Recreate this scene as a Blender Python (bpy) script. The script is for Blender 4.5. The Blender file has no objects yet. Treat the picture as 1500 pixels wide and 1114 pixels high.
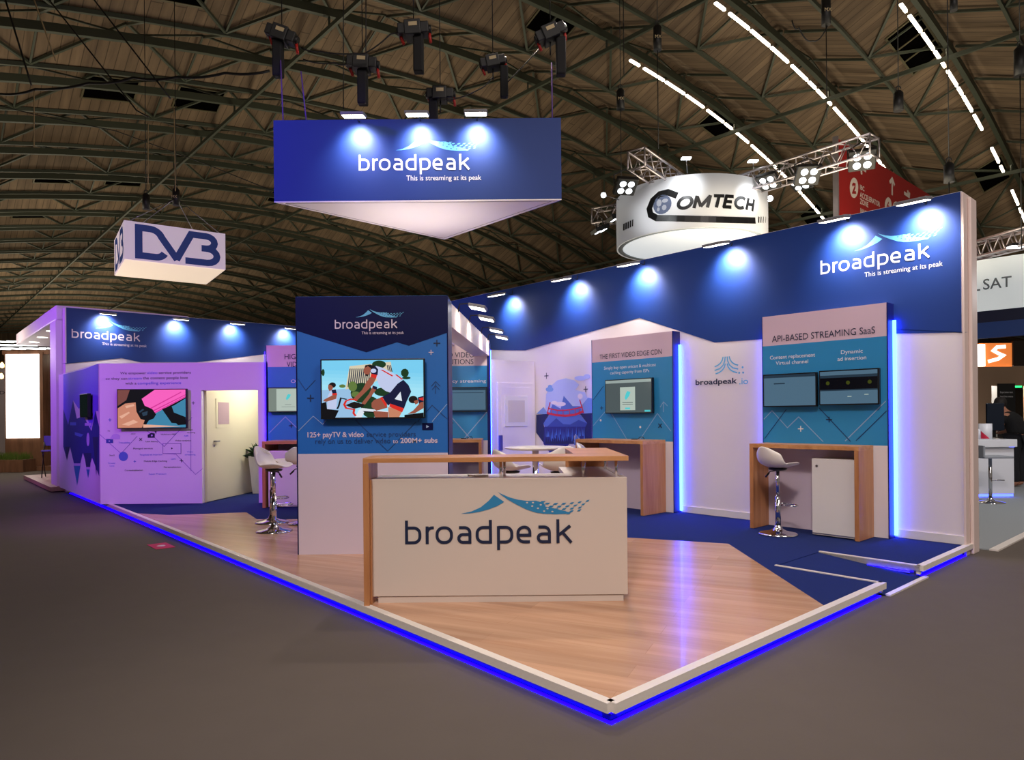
import bpy, math, random
from mathutils import Vector, Matrix
random.seed(7)
C = bpy.context.scene.collection
V = Vector
# ---------------------------------------------------------------- camera model and stand frame
F = 1004.0; RO = 0.009; EYE = 1.456
def ray(x, y):
    dx = x-750.0; dy = 607.5-y
    return V(((dx*math.cos(RO)+dy*math.sin(RO))/F, 1.0, (-dx*math.sin(RO)+dy*math.cos(RO))/F))
E1 = V((-.6670, .7450, 0)).normalized(); E2 = V((E1.y, -E1.x, 0)); UP = V((0, 0, 1))
A0 = V((.450, 3.198, 0)); P = .106
CAM = V((0, 0, EYE))
def S(a, b, z=0.0): return A0+E1*a+E2*b+UP*z
def onz(x, y, z):
    r = ray(x, y); t = (z-EYE)/r.z; return CAM+r*t
def at(x, y, Y): return CAM+ray(x, y)*Y
def st(p):
    q = p-A0; return q.dot(E1), q.dot(E2)
class Pl:
    def __init__(s, O, u, n): s.O = O.copy(); s.O.z = 0; s.u = u.normalized(); s.n = n.normalized()
    def px(s, x, y):
        r = ray(x, y); t = (s.O-CAM).dot(s.n)/r.dot(s.n); p = CAM+r*t
        return (p-s.O).dot(s.u), p.z
    def pt(s, u, v, off=0.0): return s.O+s.u*u+UP*v+s.n*off
    def sh(s, d): return Pl(s.O+s.n*d, s.u, s.n)
# ---------------------------------------------------------------- materials
def lin(c):
    c = c/255.0
    return c/12.92 if c <= .04045 else ((c+.055)/1.055)**2.4
def K(r, g, b): return (lin(r), lin(g), lin(b), 1)
MATS = {}
def M(name, col=(200, 200, 200), rough=.5, metal=0, em=None, es=1.0, noise=0, bump=0, nscale=30, spec=.5, coat=0):
    if name in MATS: return MATS[name]
    m = bpy.data.materials.new(name); m.use_nodes = True; nt = m.node_tree; b = nt.nodes['Principled BSDF']
    b.inputs['Base Color'].default_value = K(*col); b.inputs['Roughness'].default_value = rough
    b.inputs['Metallic'].default_value = metal; b.inputs['Specular IOR Level'].default_value = spec
    b.inputs['Coat Weight'].default_value = coat
    if em:
        b.inputs['Emission Color'].default_value = K(*em); b.inputs['Emission Strength'].default_value = es
    if noise or bump:
        tc = nt.nodes.new('ShaderNodeTexCoord'); n = nt.nodes.new('ShaderNodeTexNoise')
        n.inputs['Scale'].default_value = nscale; n.inputs['Detail'].default_value = 4
        nt.links.new(tc.outputs['Object'], n.inputs['Vector'])
        if noise:
            mx = nt.nodes.new('ShaderNodeMix'); mx.data_type = 'RGBA'
            k = K(*col); mx.inputs[6].default_value = (k[0]*(1-noise), k[1]*(1-noise), k[2]*(1-noise), 1)
            mx.inputs[7].default_value = (min(1, k[0]*(1+noise)), min(1, k[1]*(1+noise)), min(1, k[2]*(1+noise)), 1)
            nt.links.new(n.outputs['Fac'], mx.inputs[0]); nt.links.new(mx.outputs[2], b.inputs['Base Color'])
        if bump:
            bp = nt.nodes.new('ShaderNodeBump'); bp.inputs['Strength'].default_value = bump; bp.inputs['Distance'].default_value = .01
            nt.links.new(n.outputs['Fac'], bp.inputs['Height']); nt.links.new(bp.outputs['Normal'], b.inputs['Normal'])
    MATS[name] = m; return m
def grain(name, c1, c2, rot, scale, rough=.4, planks=None, coat=0, bump=0.0, gap=(.6, .6, .6)):
    """stretched noise grain; object coordinates turned by rot (XYZ euler) so that grain runs along local X"""
    m = bpy.data.materials.new(name); m.use_nodes = True; nt = m.node_tree; b = nt.nodes['Principled BSDF']
    b.inputs['Roughness'].default_value = rough; b.inputs['Coat Weight'].default_value = coat
    tc = nt.nodes.new('ShaderNodeTexCoord'); mp = nt.nodes.new('ShaderNodeMapping'); mp.vector_type = 'TEXTURE'
    mp.inputs['Rotation'].default_value = rot
    nt.links.new(tc.outputs['Object'], mp.inputs['Vector'])
    m2 = nt.nodes.new('ShaderNodeMapping'); m2.inputs['Scale'].default_value = scale
    nt.links.new(mp.outputs['Vector'], m2.inputs['Vector'])
    n = nt.nodes.new('ShaderNodeTexNoise'); n.inputs['Scale'].default_value = 1; n.inputs['Detail'].default_value = 6; n.inputs['Roughness'].default_value = .6
    nt.links.new(m2.outputs['Vector'], n.inputs['Vector'])
    cr = nt.nodes.new('ShaderNodeValToRGB'); cr.color_ramp.elements[0].position = .32; cr.color_ramp.elements[1].position = .68
    cr.color_ramp.elements[0].color = K(*c1); cr.color_ramp.elements[1].color = K(*c2)
    nt.links.new(n.outputs['Fac'], cr.inputs['Fac']); out = cr.outputs['Color']
    if planks:
        br = nt.nodes.new('ShaderNodeTexBrick'); br.inputs['Scale'].default_value = 1
        br.inputs['Brick Width'].default_value = planks[0]; br.inputs['Row Height'].default_value = planks[1]; br.inputs['Mortar Size'].default_value = planks[2]
        br.inputs['Mortar Smooth'].default_value = .2
        br.inputs['Color1'].default_value = (1, 1, 1, 1); br.inputs['Color2'].default_value = (.8, .8, .8, 1); br.inputs['Mortar'].default_value = (*gap, 1)
        nt.links.new(mp.outputs['Vector'], br.inputs['Vector'])
        mx = nt.nodes.new('ShaderNodeMix'); mx.data_type = 'RGBA'; mx.blend_type = 'MULTIPLY'; mx.inputs[0].default_value = 1
        nt.links.new(out, mx.inputs[6]); nt.links.new(br.outputs['Color'], mx.inputs[7]); out = mx.outputs[2]
    nt.links.new(out, b.inputs['Base Color'])
    MATS[name] = m; return m
white = M('white laminate', (222, 216, 214), .45, noise=.02, nscale=3)
wallw = M('white wall print', (226, 216, 220), .6, noise=.02, nscale=2)
cream = M('cream wall', (232, 224, 196), .7, noise=.02, nscale=2)
blue = M('fascia blue', (22, 54, 126), .55, noise=.03, nscale=2, spec=.35)
navy = M('navy print', (4, 12, 66), .4, noise=.02, nscale=2, spec=.2)
midblue = M('panel blue', (26, 102, 184), .45, noise=.02, nscale=2)
teal = M('panel teal', (44, 138, 196), .45, noise=.02, nscale=2)
ink = M('ink navy', (14, 28, 62), .5); inkw = M('ink white', (236, 232, 236), .5)
inkp = M('ink pink white', (214, 196, 214), .5); inkc = M('ink light blue', (96, 176, 222), .5); inks = M('swoosh blue', (42, 128, 178), .5)
inkb = M('ink mid blue', (70, 96, 220), .5); inkg = M('ink thin line', (150, 176, 214), .5); inkd = M('ink dark line', (22, 58, 112), .5)
inkx = M('ink violet line', (140, 110, 190), .5)
black = M('black plastic', (9, 9, 11), .35); blackm = M('black painted metal', (12, 12, 14), .5, noise=.1)
rub = M('dark recess', (5, 4, 4), .9, spec=0)
chrome = M('chrome', (225, 225, 230), .08, 1); alu = M('aluminium truss', (190, 182, 186), .3, .85); steel = M('brushed steel', (150, 150, 155), .3, 1)
shellw = M('white seat shell', (232, 226, 220), .3); plw = M('platform edge white', (226, 218, 210), .4)
led = M('blue LED strip', (10, 10, 40), .5, em=(10, 0, 255), es=12)
ledv = M('cyan blue LED strip', (10, 10, 40), .5, em=(34, 64, 255), es=34)
lens = M('lamp lens', (255, 255, 255), .4, em=(255, 246, 226), es=14)
tubem = M('tube light glow', (255, 255, 255), .4, em=(255, 238, 205), es=15)
spotw = M('spot lens', (255, 255, 255), .4, em=(240, 248, 255), es=4)
oak = grain('beech wood', (176, 118, 72), (206, 150, 100), (0, 0, 0), (1.2, 14, 14), .35)
oakv = grain('beech wood upright', (168, 108, 66), (196, 138, 92), (0, 0, 0), (14, 14, 1.2), .35)
woodfl = grain('wood floor', (186, 138, 104), (212, 168, 134), (0, 0, math.atan2(-.42, .906)), (.5, 9, 9), .27, planks=(1.9, .19, .0015), coat=.15, gap=(.75, .7, .66))
carpet = M('dark blue carpet', (34, 48, 104), .95, noise=.16, bump=.5, nscale=160, spec=.1)
aisle = M('aisle carpet', (96, 88, 82), .93, noise=.05, bump=.3, nscale=4, spec=.15)
greyc = M('pale grey carpet', (150, 156, 160), .95, noise=.05, bump=.3, nscale=90, spec=.1)
brownw = grain('brown veneer', (112, 78, 58), (146, 104, 78), (0, 0, 0), (10, 10, 1.2), .5)
leaf = M('leaf green', (30, 66, 26), .5, noise=.35, nscale=12); grassm = M('grass green', (88, 112, 40), .6, noise=.4, nscale=20)
plank = grain('roof planks', (88, 72, 56), (122, 102, 80), (0, 0, math.atan2(E1.y, E1.x)), (.35, 3.0, .35), .85, planks=(40, .3, .014), gap=(.4, .38, .36))
steelg = M('green grey painted steel', (58, 64, 52), .6, noise=.1, nscale=2)
gold = M('hatch frame', (84, 78, 56), .6)
redm = M('red sign', (150, 16, 14), .5, noise=.03, nscale=2)
# ---------------------------------------------------------------- mesh building
class MB:
    def __init__(s): s.v = []; s.f = []; s.mi = []; s.mats = []; s.cur = 0; s.smooth = []
    def mat(s, m):
        if m not in s.mats: s.mats.append(m)
        s.cur = s.mats.index(m); return s
    def face(s, idx, sm=False): s.f.append(idx); s.mi.append(s.cur); s.smooth.append(sm)
    def poly(s, pts, sm=False):
        n = len(s.v); s.v += [V(p) for p in pts]; s.face(list(range(n, n+len(pts))), sm)
    def obox(s, O, ax, ay, az, a, b, c):
        """box O + ax*[a0,a1] + ay*[b0,b1] + az*[c0,c1]"""
        n = len(s.v)
        for k in c:
            for j in b:
                for i in a: s.v.append(O+ax*i+ay*j+az*k)
        fs = ((0, 2, 3, 1), (4, 5, 7, 6), (0, 1, 5, 4), (2, 6, 7, 3), (0, 4, 6, 2), (1, 3, 7, 5))
        flip = ax.cross(ay).dot(az)*(a[1]-a[0])*(b[1]-b[0])*(c[1]-c[0]) < 0
        for f in fs: s.face([n+i for i in (reversed(f) if flip else f)])
        return s
    def box(s, x, y, z): return s.obox(V((0, 0, 0)), V((1, 0, 0)), V((0, 1, 0)), UP, x, y, z)
    def sbox(s, a, b, z): return s.obox(A0*1, E1, E2, UP, a, b, z)
    def beam(s, p, q, w, h=None, up=UP):
        h = h or w; d = q-p; L = d.length
        if L < 1e-6: return s
        d = d/L; x = d.cross(up)
        if x.length < 1e-4: x = d.cross(V((1, 0, 0)))
        x.normalize(); y = x.cross(d)
        return s.obox(p, d, x, y, (0, L), (-w/2, w/2), (-h/2, h/2))
    def cyl(s, p, q, r, n=14, r2=None, cap=True, sm=True):
        r2 = r if r2 is None else r2; d = (q-p).normalized(); x = d.orthogonal().normalized(); y = d.cross(x); b = len(s.v)
        for (c, rr) in ((p, r), (q, r2)):
            for i in range(n):
                t = 2*math.pi*i/n; s.v.append(c+x*math.cos(t)*rr+y*math.sin(t)*rr)
        for i in range(n): j = (i+1) % n; s.face([b+i, b+j, b+n+j, b+n+i], sm)
        if cap: s.face([b+i for i in reversed(range(n))]); s.face([b+n+i for i in range(n)])
        return s
    def lathe(s, c, prof, n=24, ax=UP):
        ax = ax.normalized(); x = ax.orthogonal().normalized(); y = ax.cross(x); b = len(s.v)
        for (r, z) in prof:
            for i in range(n):
                t = 2*math.pi*i/n; s.v.append(c+ax*z+x*math.cos(t)*r+y*math.sin(t)*r)
        for k in range(len(prof)-1):
            for i in range(n): j = (i+1) % n; s.face([b+k*n+i, b+k*n+j, b+k*n+n+j, b+k*n+n+i], True)
        return s
    def tube(s, pts, r, n=6, closed=False):
        m = len(pts); b = len(s.v); prev = None
        for i, p in enumerate(pts):
            q = pts[(i+1) % m] if (closed or i < m-1) else p; o = pts[i-1] if (closed or i > 0) else p
            d = (q-o).normalized(); x = d.orthogonal().normalized() if prev is None else (prev-d*prev.dot(d)).normalized()
            prev = x; y = d.cross(x)
            for k in range(n): t = 2*math.pi*k/n; s.v.append(p+x*math.cos(t)*r+y*math.sin(t)*r)
        for i in range(m if closed else m-1):
            j = (i+1) % m
            for k in range(n): l = (k+1) % n; s.face([b+i*n+k, b+i*n+l, b+j*n+l, b+j*n+k], True)
        if not closed: s.face([b+k for k in reversed(range(n))]); s.face([b+(m-1)*n+k for k in range(n)])
        return s
    def build(s, name, m=None, parent=None, origin=None, bevel=0):
        if m is not None and not s.mats: s.mats = [m]
        if parent is not None: o0 = wloc(parent)
        elif origin is not None: o0 = origin
        else:
            xs = [p.x for p in s.v]; ys = [p.y for p in s.v]; zs = [p.z for p in s.v]
            o0 = V(((min(xs)+max(xs))/2, (min(ys)+max(ys))/2, min(zs)))
        me = bpy.data.meshes.new(name); me.from_pydata([tuple(p-o0) for p in s.v], [], s.f)
        for mm in s.mats: me.materials.append(mm)
        for i, p in enumerate(me.polygons): p.material_index = s.mi[i]; p.use_smooth = s.smooth[i]
        me.update(); o = bpy.data.objects.new(name, me); C.objects.link(o)
        if parent is not None: o.parent = parent
        else: o.location = o0
        if bevel:
            bm = o.modifiers.new('bevel', 'BEVEL'); bm.width = bevel; bm.segments = 2; bm.limit_method = 'ANGLE'
        return o
def wloc(o):
    p = V((0, 0, 0))
    while o is not None: p += o.location; o = o.parent
    return p
def tag(o, label, cat, group=None, kind=None):
    if label: o['label'] = label
    if cat: o['category'] = cat
    if group: o['group'] = group
    if kind: o['kind'] = kind
    return o
def thing(name, loc, label, cat, group=None):
    o = bpy.data.objects.new(name, None); C.objects.link(o); o.location = loc; o.empty_display_size = .1
    return tag(o, label, cat, group)
def struct(o, label=None):
    o['kind'] = 'structure'
    if label: o['label'] = label
    return o
def kids(o): return [c for c in bpy.data.objects if c.parent == o]
def copy_tree(o, parent=None):
    c = o.copy(); C.objects.link(c); c.parent = parent
    for ch in kids(o):
        if ch.name != c.name: copy_tree(ch, c)
    return c
def dup(o, loc, rz, label, group=None):
    c = copy_tree(o); c.location = loc; c.rotation_euler = (0, 0, rz); c['label'] = label
    if group: c['group'] = group
    return c
def pbox(mb, pl, u, v, d): return mb.obox(pl.O, pl.u, pl.n, UP, u, d, v)
def art(name, pl, layers, parent, off=.0015, step=.0005, label=None):
    """flat print on a plane: layers (material, [(u,v)..]) from back to front"""
    mb = MB(); z = off; last = None
    for m, pts in layers:
        if m is not last and last is not None: z += step
        z += 2e-5; last = m; mb.mat(m); ps = [pl.pt(u, v, z) for u, v in pts]
        ar = sum(pts[i][0]*pts[(i+1) % len(pts)][1]-pts[(i+1) % len(pts)][0]*pts[i][1] for i in range(len(pts)))
        if (ar > 0) != (pl.u.cross(UP).dot(pl.n) > 0): ps.reverse()
        mb.poly(ps)
    o = mb.build(name, None, parent)
    if label: o['label'] = label
    return o
def strip(pts, w, closed=False):
    """ribbon quads along a 2D centreline with mitred joints"""
    pts = [p for i, p in enumerate(pts) if i == 0 or (abs(p[0]-pts[i-1][0])+abs(p[1]-pts[i-1][1])) > 1e-5]
    n = len(pts); L = []; R = []
    for i in range(n):
        a = V(pts[i-1]) if (closed or i > 0) else None; b = V(pts[i]); c = V(pts[(i+1) % n]) if (closed or i < n-1) else None
        d1 = (b-a).normalized() if a is not None else (c-b).normalized(); d2 = (c-b).normalized() if c is not None else d1
        t = (d1+d2); t = t.normalized() if t.length > 1e-6 else d1; nn = V((-t.y, t.x)); k = nn.dot(V((-d1.y, d1.x))); k = max(k, .4)
        L.append(b+nn*w/2/k); R.append(b-nn*w/2/k)
    out = []
    for i in range(n if closed else n-1):
        j = (i+1) % n; out.append([tuple(R[i]), tuple(R[j]), tuple(L[j]), tuple(L[i])])
    return out
def arc(cx, cy, rx, ry, a0, a1, n=7): return [(cx+rx*math.cos(math.radians(a0+(a1-a0)*i/n)), cy+ry*math.sin(math.radians(a0+(a1-a0)*i/n))) for i in range(n+1)]
def ell(cx, cy, rx, ry, n=20): return arc(cx, cy, rx, ry, 0, 360-360/n, n-1)
# --- custom letter strokes of the stand's wordmark
WS = .17; HS = WS/2
def bowl(x0, x1, y0=HS, y1=1-HS, r=.34): return arc(x1-r, y0+r, r, r, -90, 0)+arc(x1-r, y1-r, r, r, 0, 90)
G = {
 'b': [[(HS, 1.34), (HS, 0)], [(HS, HS)]+bowl(HS, .92-HS)+[(HS, 1-HS)]],
 'd': [[(.92-HS, 1.34), (.92-HS, 0)], [(.92-HS, HS)]+[(.92-x, y) for x, y in bowl(HS, .92-HS)]+[(.92-HS, 1-HS)]],
 'p': [[(HS, 1-HS*.2), (HS, -.36)], [(HS, HS)]+bowl(HS, .92-HS)+[(HS, 1-HS)]],
 'o': [None],
 'r': [[(HS, 0), (HS, 1)], [(HS, .55)]+arc(HS+.28, .62, .28, 1-HS-.62, 180, 90)+[(.47, 1-HS)]],
 'a': [[(.1, 1-HS)]+arc(.8-HS-.3, 1-HS-.3, .3, .3, 90, 0)+[(.8-HS, 0)], [(.8-HS, HS)]+arc(HS+.22, .305, .22, .22, 270, 90)+[(.8-HS, .525)]],
 'e': [[(.86-HS*1.2, HS)]+arc(HS+.34, HS+.34, .34, .34, 270, 180)+arc(HS+.34, 1-HS-.34, .34, .34, 180, 90)+arc(.84-HS-.3, 1-HS-.3, .3, .3, 90, 0)+[(.84-HS, .46)], [(HS, .46), (.84, .46)]],
 'k': [[(HS, 1.34), (HS, 0)], [(.14, .45), (.78, .98)], [(.36, .58), (.84, .02)]],
}
def glyph(ch):
    if ch == 'o':
        r = .36; return strip(arc(.98-HS-r, HS+r, r, r, -90, 0)+arc(.98-HS-r, 1-HS-r, r, r, 0, 90)+arc(HS+r, 1-HS-r, r, r, 90, 180)+arc(HS+r, HS+r, r, r, 180, 270), WS, True)
    out = []
    for s in G[ch]: out += strip(s, WS)
    return out
LX = (0, 1.16, 1.72, 2.94, 3.98, 5.18, 6.28, 7.42, 8.53)
def wordmark():
    out = []
    for c, x in zip('broadpeak', LX): out += [[(x+a, b) for a, b in q] for q in glyph(c)]
    return out
def sw(pts): return [((x-262)/93.0, (563-y)/93.0) for x, y in pts]
def swoosh():
    L = [sw([(555, 405), (610, 394), (660, 372), (700, 340), (730, 307), (783, 345), (748, 366), (700, 384), (650, 397), (600, 404)]),
         sw([(748, 290), (765, 301), (810, 321), (850, 333), (850, 361), (800, 332), (770, 310)]),
         sw([(850, 333), (905, 341), (950, 340), (990, 352), (1000, 372), (1040, 380), (1085, 392), (1135, 405), (1100, 411), (1050, 412), (990, 409), (950, 403), (900, 386), (850, 361)])]
    dots = []
    for r, (y0, x0, x1) in enumerate([(344, 985, 1010), (352, 965, 1235), (366, 985, 1235), (380, 1010, 1205), (394, 1050, 1200), (404, 1120, 1140)]):
        x = x0
        while x <= x1:
            t = (x-960)/280.0
            yy = y0+8*math.sin(t*3.1)-12*t*t
            w = 17-6*t; hh = 6.5-2*t
            dots.append(sw([(x-w, yy+hh*.6+3*t), (x-w*.3, yy-hh*.7), (x+w, yy-hh*.6-4*t), (x+w*.3, yy+hh*.8)])); x += 44-4*t
    holes = [sw(ell(x, y, 6, 4, 8)) for x, y in ((903, 350), (934, 350), (930, 368), (960, 380), (992, 395), (975, 362), (1010, 382), (1035, 398))]
    return L, dots, holes
def logo(pl, x0, y0, x1, y1, parent, mt, ms, mh, tagline=None, mtag=None, names=('wordmark', 'swoosh_emblem', 'tagline')):
    u0, v0 = pl.px(x0, y0); u1, v1 = pl.px(x1, y1); k = (u1-u0)/9.41; v = (v0+v1)/2
    f = lambda ps: [(u0+a*k, v+b*k) for a, b in ps]
    art(names[0], pl, [(mt, f(q)) for q in wordmark()], parent)
    L, D, H = swoosh()
    art(names[1], pl, [(ms, f(q)) for q in L+D]+[(mh, f(q)) for q in H], parent)
    if tagline: text(tagline, pl, u0+4.04*k, v-.87*k, mtag or mt, parent, w=6.35*k, hcap=.42*k, name=names[2])
# --- plain lettering with the built-in font
FT = {}
def rawtext(s, shear=0, bold=0):
    cu = bpy.data.curves.new('t', 'FONT'); cu.body = s; cu.size = 1; cu.resolution_u = 3; cu.shear = shear; cu.offset = bold
    ob = bpy.data.objects.new('t', cu); C.objects.link(ob); dg = bpy.context.evaluated_depsgraph_get(); dg.update()
    me = bpy.data.meshes.new_from_object(ob.evaluated_get(dg)); vs = [v.co.copy() for v in me.vertices]; fs = [list(p.vertices) for p in me.polygons]
    bpy.data.objects.remove(ob); bpy.data.curves.remove(cu); bpy.data.meshes.remove(me); return vs, fs
def text(s, pl, u, v, m, parent, w=None, hcap=.05, align='l', off=.002, name='lettering', shear=0, bold=0.0, warp=None):
    vs, fs = rawtext(s, shear, bold)
    if not vs: return None
    if 'H' not in FT: FT['H'] = max(p.y for p in rawtext('H')[0])
    x0 = min(p.x for p in vs); x1 = max(p.x for p in vs); sy = hcap/FT['H']; sx = (w/(x1-x0)) if w else sy*.95; ww = (x1-x0)*sx
    if align == 'c': u -= ww/2
    if align == 'r': u -= ww
    mb = MB(); fl = pl.u.cross(UP).dot(pl.n) < 0
    for p in vs:
        a, b = u+(p.x-x0)*sx, v+p.y*sy
        mb.v.append(warp(a, b) if warp else pl.pt(a, b, off))
    for f in fs: mb.face(list(reversed(f)) if fl else f)
    o = mb.build(name, m, parent); return o
def tpx(s, pl, xl, yl, xr, yr, hpx, m, parent, name='lettering', off=.002, bold=0.0):
    u0, v0 = pl.px(xl, yl); u1, v1 = pl.px(xr, yr); _, vt = pl.px(xl, yl-hpx)
    return text(s, pl, u0, (v0+v1)/2, m, parent, w=u1-u0, hcap=vt-v0, name=name, off=off, bold=bold)
def line(pl, pts, w, m, name, parent, off=.0012):
    ps = [pl.px(*p) for p in pts]
    return art(name, pl, [(m, q) for q in strip(ps, w)], parent, off)
def plus(pl, x, y, r, w, m, rot=0):
    u, v = pl.px(x, y); out = []
    for a in (rot, rot+90):
        c, s_ = math.cos(math.radians(a)), math.sin(math.radians(a))
        out += [(m, q) for q in strip([(u-c*r, v-s_*r), (u+c*r, v+s_*r)], w)]
    return out
# ================================================================ HALL FLOOR + CEILING
mb = MB(); mb.obox(A0*1, E1, E2, UP, (-40, 140), (-45, 62), (-.2, 0)); fl = struct(mb.build('floor', aisle, origin=V((0, 0, 0))))
D = 3.8; CC = D/.2525; c_e1, c_e2 = st(CAM)
def Zs(s_): t = max(-1.2, min(3.9, s_/CC)); return EYE+CC*(.659+.260*t-.0813*t*t-.01527*t**3)
def HP(e, s_, dz=0): p = CAM+E1*e+E2*s_; p.z = Zs(s_)+dz; return p
KS = range(0, 31); s_lo, s_hi, sn = -12.0, 52.0, 30
SS = [s_lo+(s_hi-s_lo)*i/sn for i in range(sn+1)]
mb = MB()
for k in KS:
    c = k*D
    for i in range(sn):
        a, b = SS[i], SS[i+1]
        mb.poly([HP(c-.35, a, .62), HP(c-.35, b, .62), HP(c+1.5, b, -.18), HP(c+1.5, a, -.18)])
        mb.poly([HP(c+1.5, a, -.18), HP(c+1.5, b, -.18), HP(c+D-.35, b, .62), HP(c+D-.35, a, .62)])
mb.poly([HP(-.35+31*D, s, .6) for s in SS]+[HP(-.35+31*D, s_hi, 0)*1]+[V((*(CAM+E1*(31*D)+E2*s_hi).xy, 0)), V((*(CAM+E1*(31*D)+E2*s_lo).xy, 0))])
struct(mb.build('ceiling', plank, origin=V((0, 0, 0))), 'barrel vaulted hall roof of dark timber planks')
for n, k in enumerate(KS):
    if k < 1: continue
    c = k*D; mb = MB()
    for i in range(0, sn, 2):
        a, m_, b = SS[i], SS[i+1], SS[i+2]
        for p_, q_ in ((a, m_), (m_, b)):
            mb.beam(HP(c-.5, p_, .0), HP(c-.5, q_, .0), .15, .24)          # main chord
            mb.beam(HP(c+1.5, p_, -.26), HP(c+1.5, q_, -.26), .09, .12)     # thin chord
        if k < 20:
            w = .075
            mb.beam(HP(c-.4, a, .47), HP(c+1.45, m_, -.24), w); mb.beam(HP(c+1.45, m_, -.24), HP(c-.4, b, .47), w)
            mb.beam(HP(c-.4, m_, .47), HP(c+1.45, m_, -.24), w*.7)
        if k < 12:
            mb.beam(HP(c+1.55, m_, -.27), HP(c+D-.5, m_, .4), w); mb.beam(HP(c+1.55, a, -.27), HP(c+D-.5, a, .4), w)
            mb.beam(HP(c-.45, a, .1), HP(c-.38, m_, .5), .05); mb.beam(HP(c-.38, m_, .5), HP(c-.45, b, .1), .05)
    struct(mb.build('trim_%d' % k, steelg, origin=V((0, 0, 0))), 'arched green grey steel roof truss')
for n, s_ in enumerate((-6.5, 1.5, 9.5, 17.5, 25.5, 33.5, 41.5)):
    mb = MB(); mb.beam(HP(.5, s_, -.45), HP(30*D, s_, -.45), .09, .13)
    for k in range(1, 30): mb.beam(HP(k*D-.5, s_, 0), HP(k*D-.5, s_, -.4), .06)
    struct(mb.build('trim_%d' % (40+n), steelg, origin=V((0, 0, 0))), 'straight steel purlin running along the hall')
# dark roof hatches
def hit_roof(x, y):
    r = ray(x, y); t = 1.0
    while t < 140:
        p = CAM+r*t; s_ = (p-CAM).dot(E2)
        if p.z > Zs(s_)+.1: return (p-CAM).dot(E1), s_
        t += .05
    return None
nw = 0
for x, y in ((222, 45), (278, 166), (133, 182), (80, 264), (168, 282), (394, 306), (1038, 192), (1345, 84), (1270, 88), (1448, 262), (1185, 325), (818, 36), (610, 340), (40, 322)):
    q = hit_roof(x, y)
    if not q: continue
    k = int(q[0]//D); s_ = q[1]; nw += 1
    n = (V((0, 0, 0))+E1*-.8-UP*1.85).normalized(); dd = (HP(k*D+1.5, s_, -.18)-HP(k*D-.35, s_, .62)).normalized(); tt = (HP(0, s_+.5)-HP(0, s_-.5)).normalized()
    o = HP(k*D+.35, s_, .62-.7*.8/1.85-.0); nn = dd.cross(tt).normalized(); nn = nn if nn.z < 0 else -nn
    mb = MB(); mb.mat(rub); mb.obox(o, tt, dd, nn, (-.8, .8), (-.45, .55), (.0, .03)); mb.mat(gold)
    for a in (-.82, .82): mb.obox(o, tt, dd, nn, (a-.03, a+.03), (-.5, .6), (0, .06))
    for b in (-.48, .58): mb.obox(o, tt, dd, nn, (-.82, .82), (b-.03, b+.03), (0, .06))
    struct(mb.build('window_%d' % nw, None, origin=V((0, 0, 0))), 'dark open hatch in the plank roof')
# tube light rows
rows = {4: ('the roof row behind the round sign', 19.2, 35.5), 3: ('the roof row above the red sign', 18.5, 45), 2: ('the roof row nearest the top right corner', 22.5, 40)}
for k, (lab, a, b) in rows.items():
    s_ = a; L = 1.2 if k > 2 else 1.05
    i = 0
    while s_ < b:
        L_ = L*(1.0 if (i % 5) else .45)
        if not (k == 2 and i in (8, 11)):
            mb = MB(); p, q = HP(k*D-.12, s_, -.05), HP(k*D-.12, s_+L_, -.05)
            mb.mat(tubem).beam(p, q, .07, .05); mb.mat(steel).beam(p+UP*.05, q+UP*.05, .12, .04)
            tag(mb.build('tube_light'), 'glowing tube light in '+lab, 'light', 'tube lights in '+lab)
        s_ += L_+(.12 if i % 3 else .25); i += 1
# ================================================================ STAND PLATFORM
LN, RW2 = 13.9, 5.5
edge = [(0, 0), (13.75, 0), (13.9, 5.8), (0, 5.8)]
def slab(mb, pts, z0, z1):
    b = [S(a, c, z0) for a, c in pts]; t = [S(a, c, z1) for a, c in pts]; n = len(pts)
    mb.poly(t[::-1]); mb.poly(b)
    for i in range(n): j = (i+1) % n; mb.poly([b[i], t[i], t[j], b[j]])
N1, N2, RI = 3.30, 4.14, .88     # ramp notch in the front edge
plan = [(0, 0), (13.8, 0), (13.8, 5.6), (0, 5.6), (0, N2), (RI, N2), (RI, N1), (0, N1)]
mb = MB(); mb.mat(carpet); slab(mb, plan, .05, P-.004)
plat = struct(mb.build('floor_platform', None, origin=V((0, 0, 0))), 'raised stand platform with dark blue carpet')
wf = [st(onz(x, y, P)) for x, y in ((1214, 889), (1067, 797), (920, 788))]
wl = [st(onz(x, y, P)) for x, y in ((435, 761), (376, 761), (361, 751), (248, 755), (183, 754))]
wpts = [(0.03, .03), (.03, wf[0][1]), wf[1], wf[2], (4.2, 3.2), (6.3, 1.7), wl[0], wl[1], wl[2], wl[3], (wl[4][0], .03)]
mb = MB(); slab(mb, wpts[::-1], P-.003, P); mb.build('wood_flooring', woodfl, plat)
tr = MB()
def edgestrip(a, b, w=.055):
    p, q = S(*a), S(*b); d = (q-p).normalized(); n_ = V((-d.y, d.x, 0)); tr.obox(p, d, n_, UP, (0, (q-p).length), (-w/2, w/2), (.062, P+.004))
for a, b in (((.0, .0), (13.8, .0)), ((0, 0), (0, N1)), ((0, N2), (0, 5.62))): edgestrip(a, b)
tr.obox(S(0, N1), E1, E2, UP, (0, RI), (-.03, 0), (.03, P+.004)); tr.obox(S(0, N2), E1, E2, UP, (0, RI), (0, .03), (.03, P+.004))
tr.build('edge_trim', plw, plat)
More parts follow.
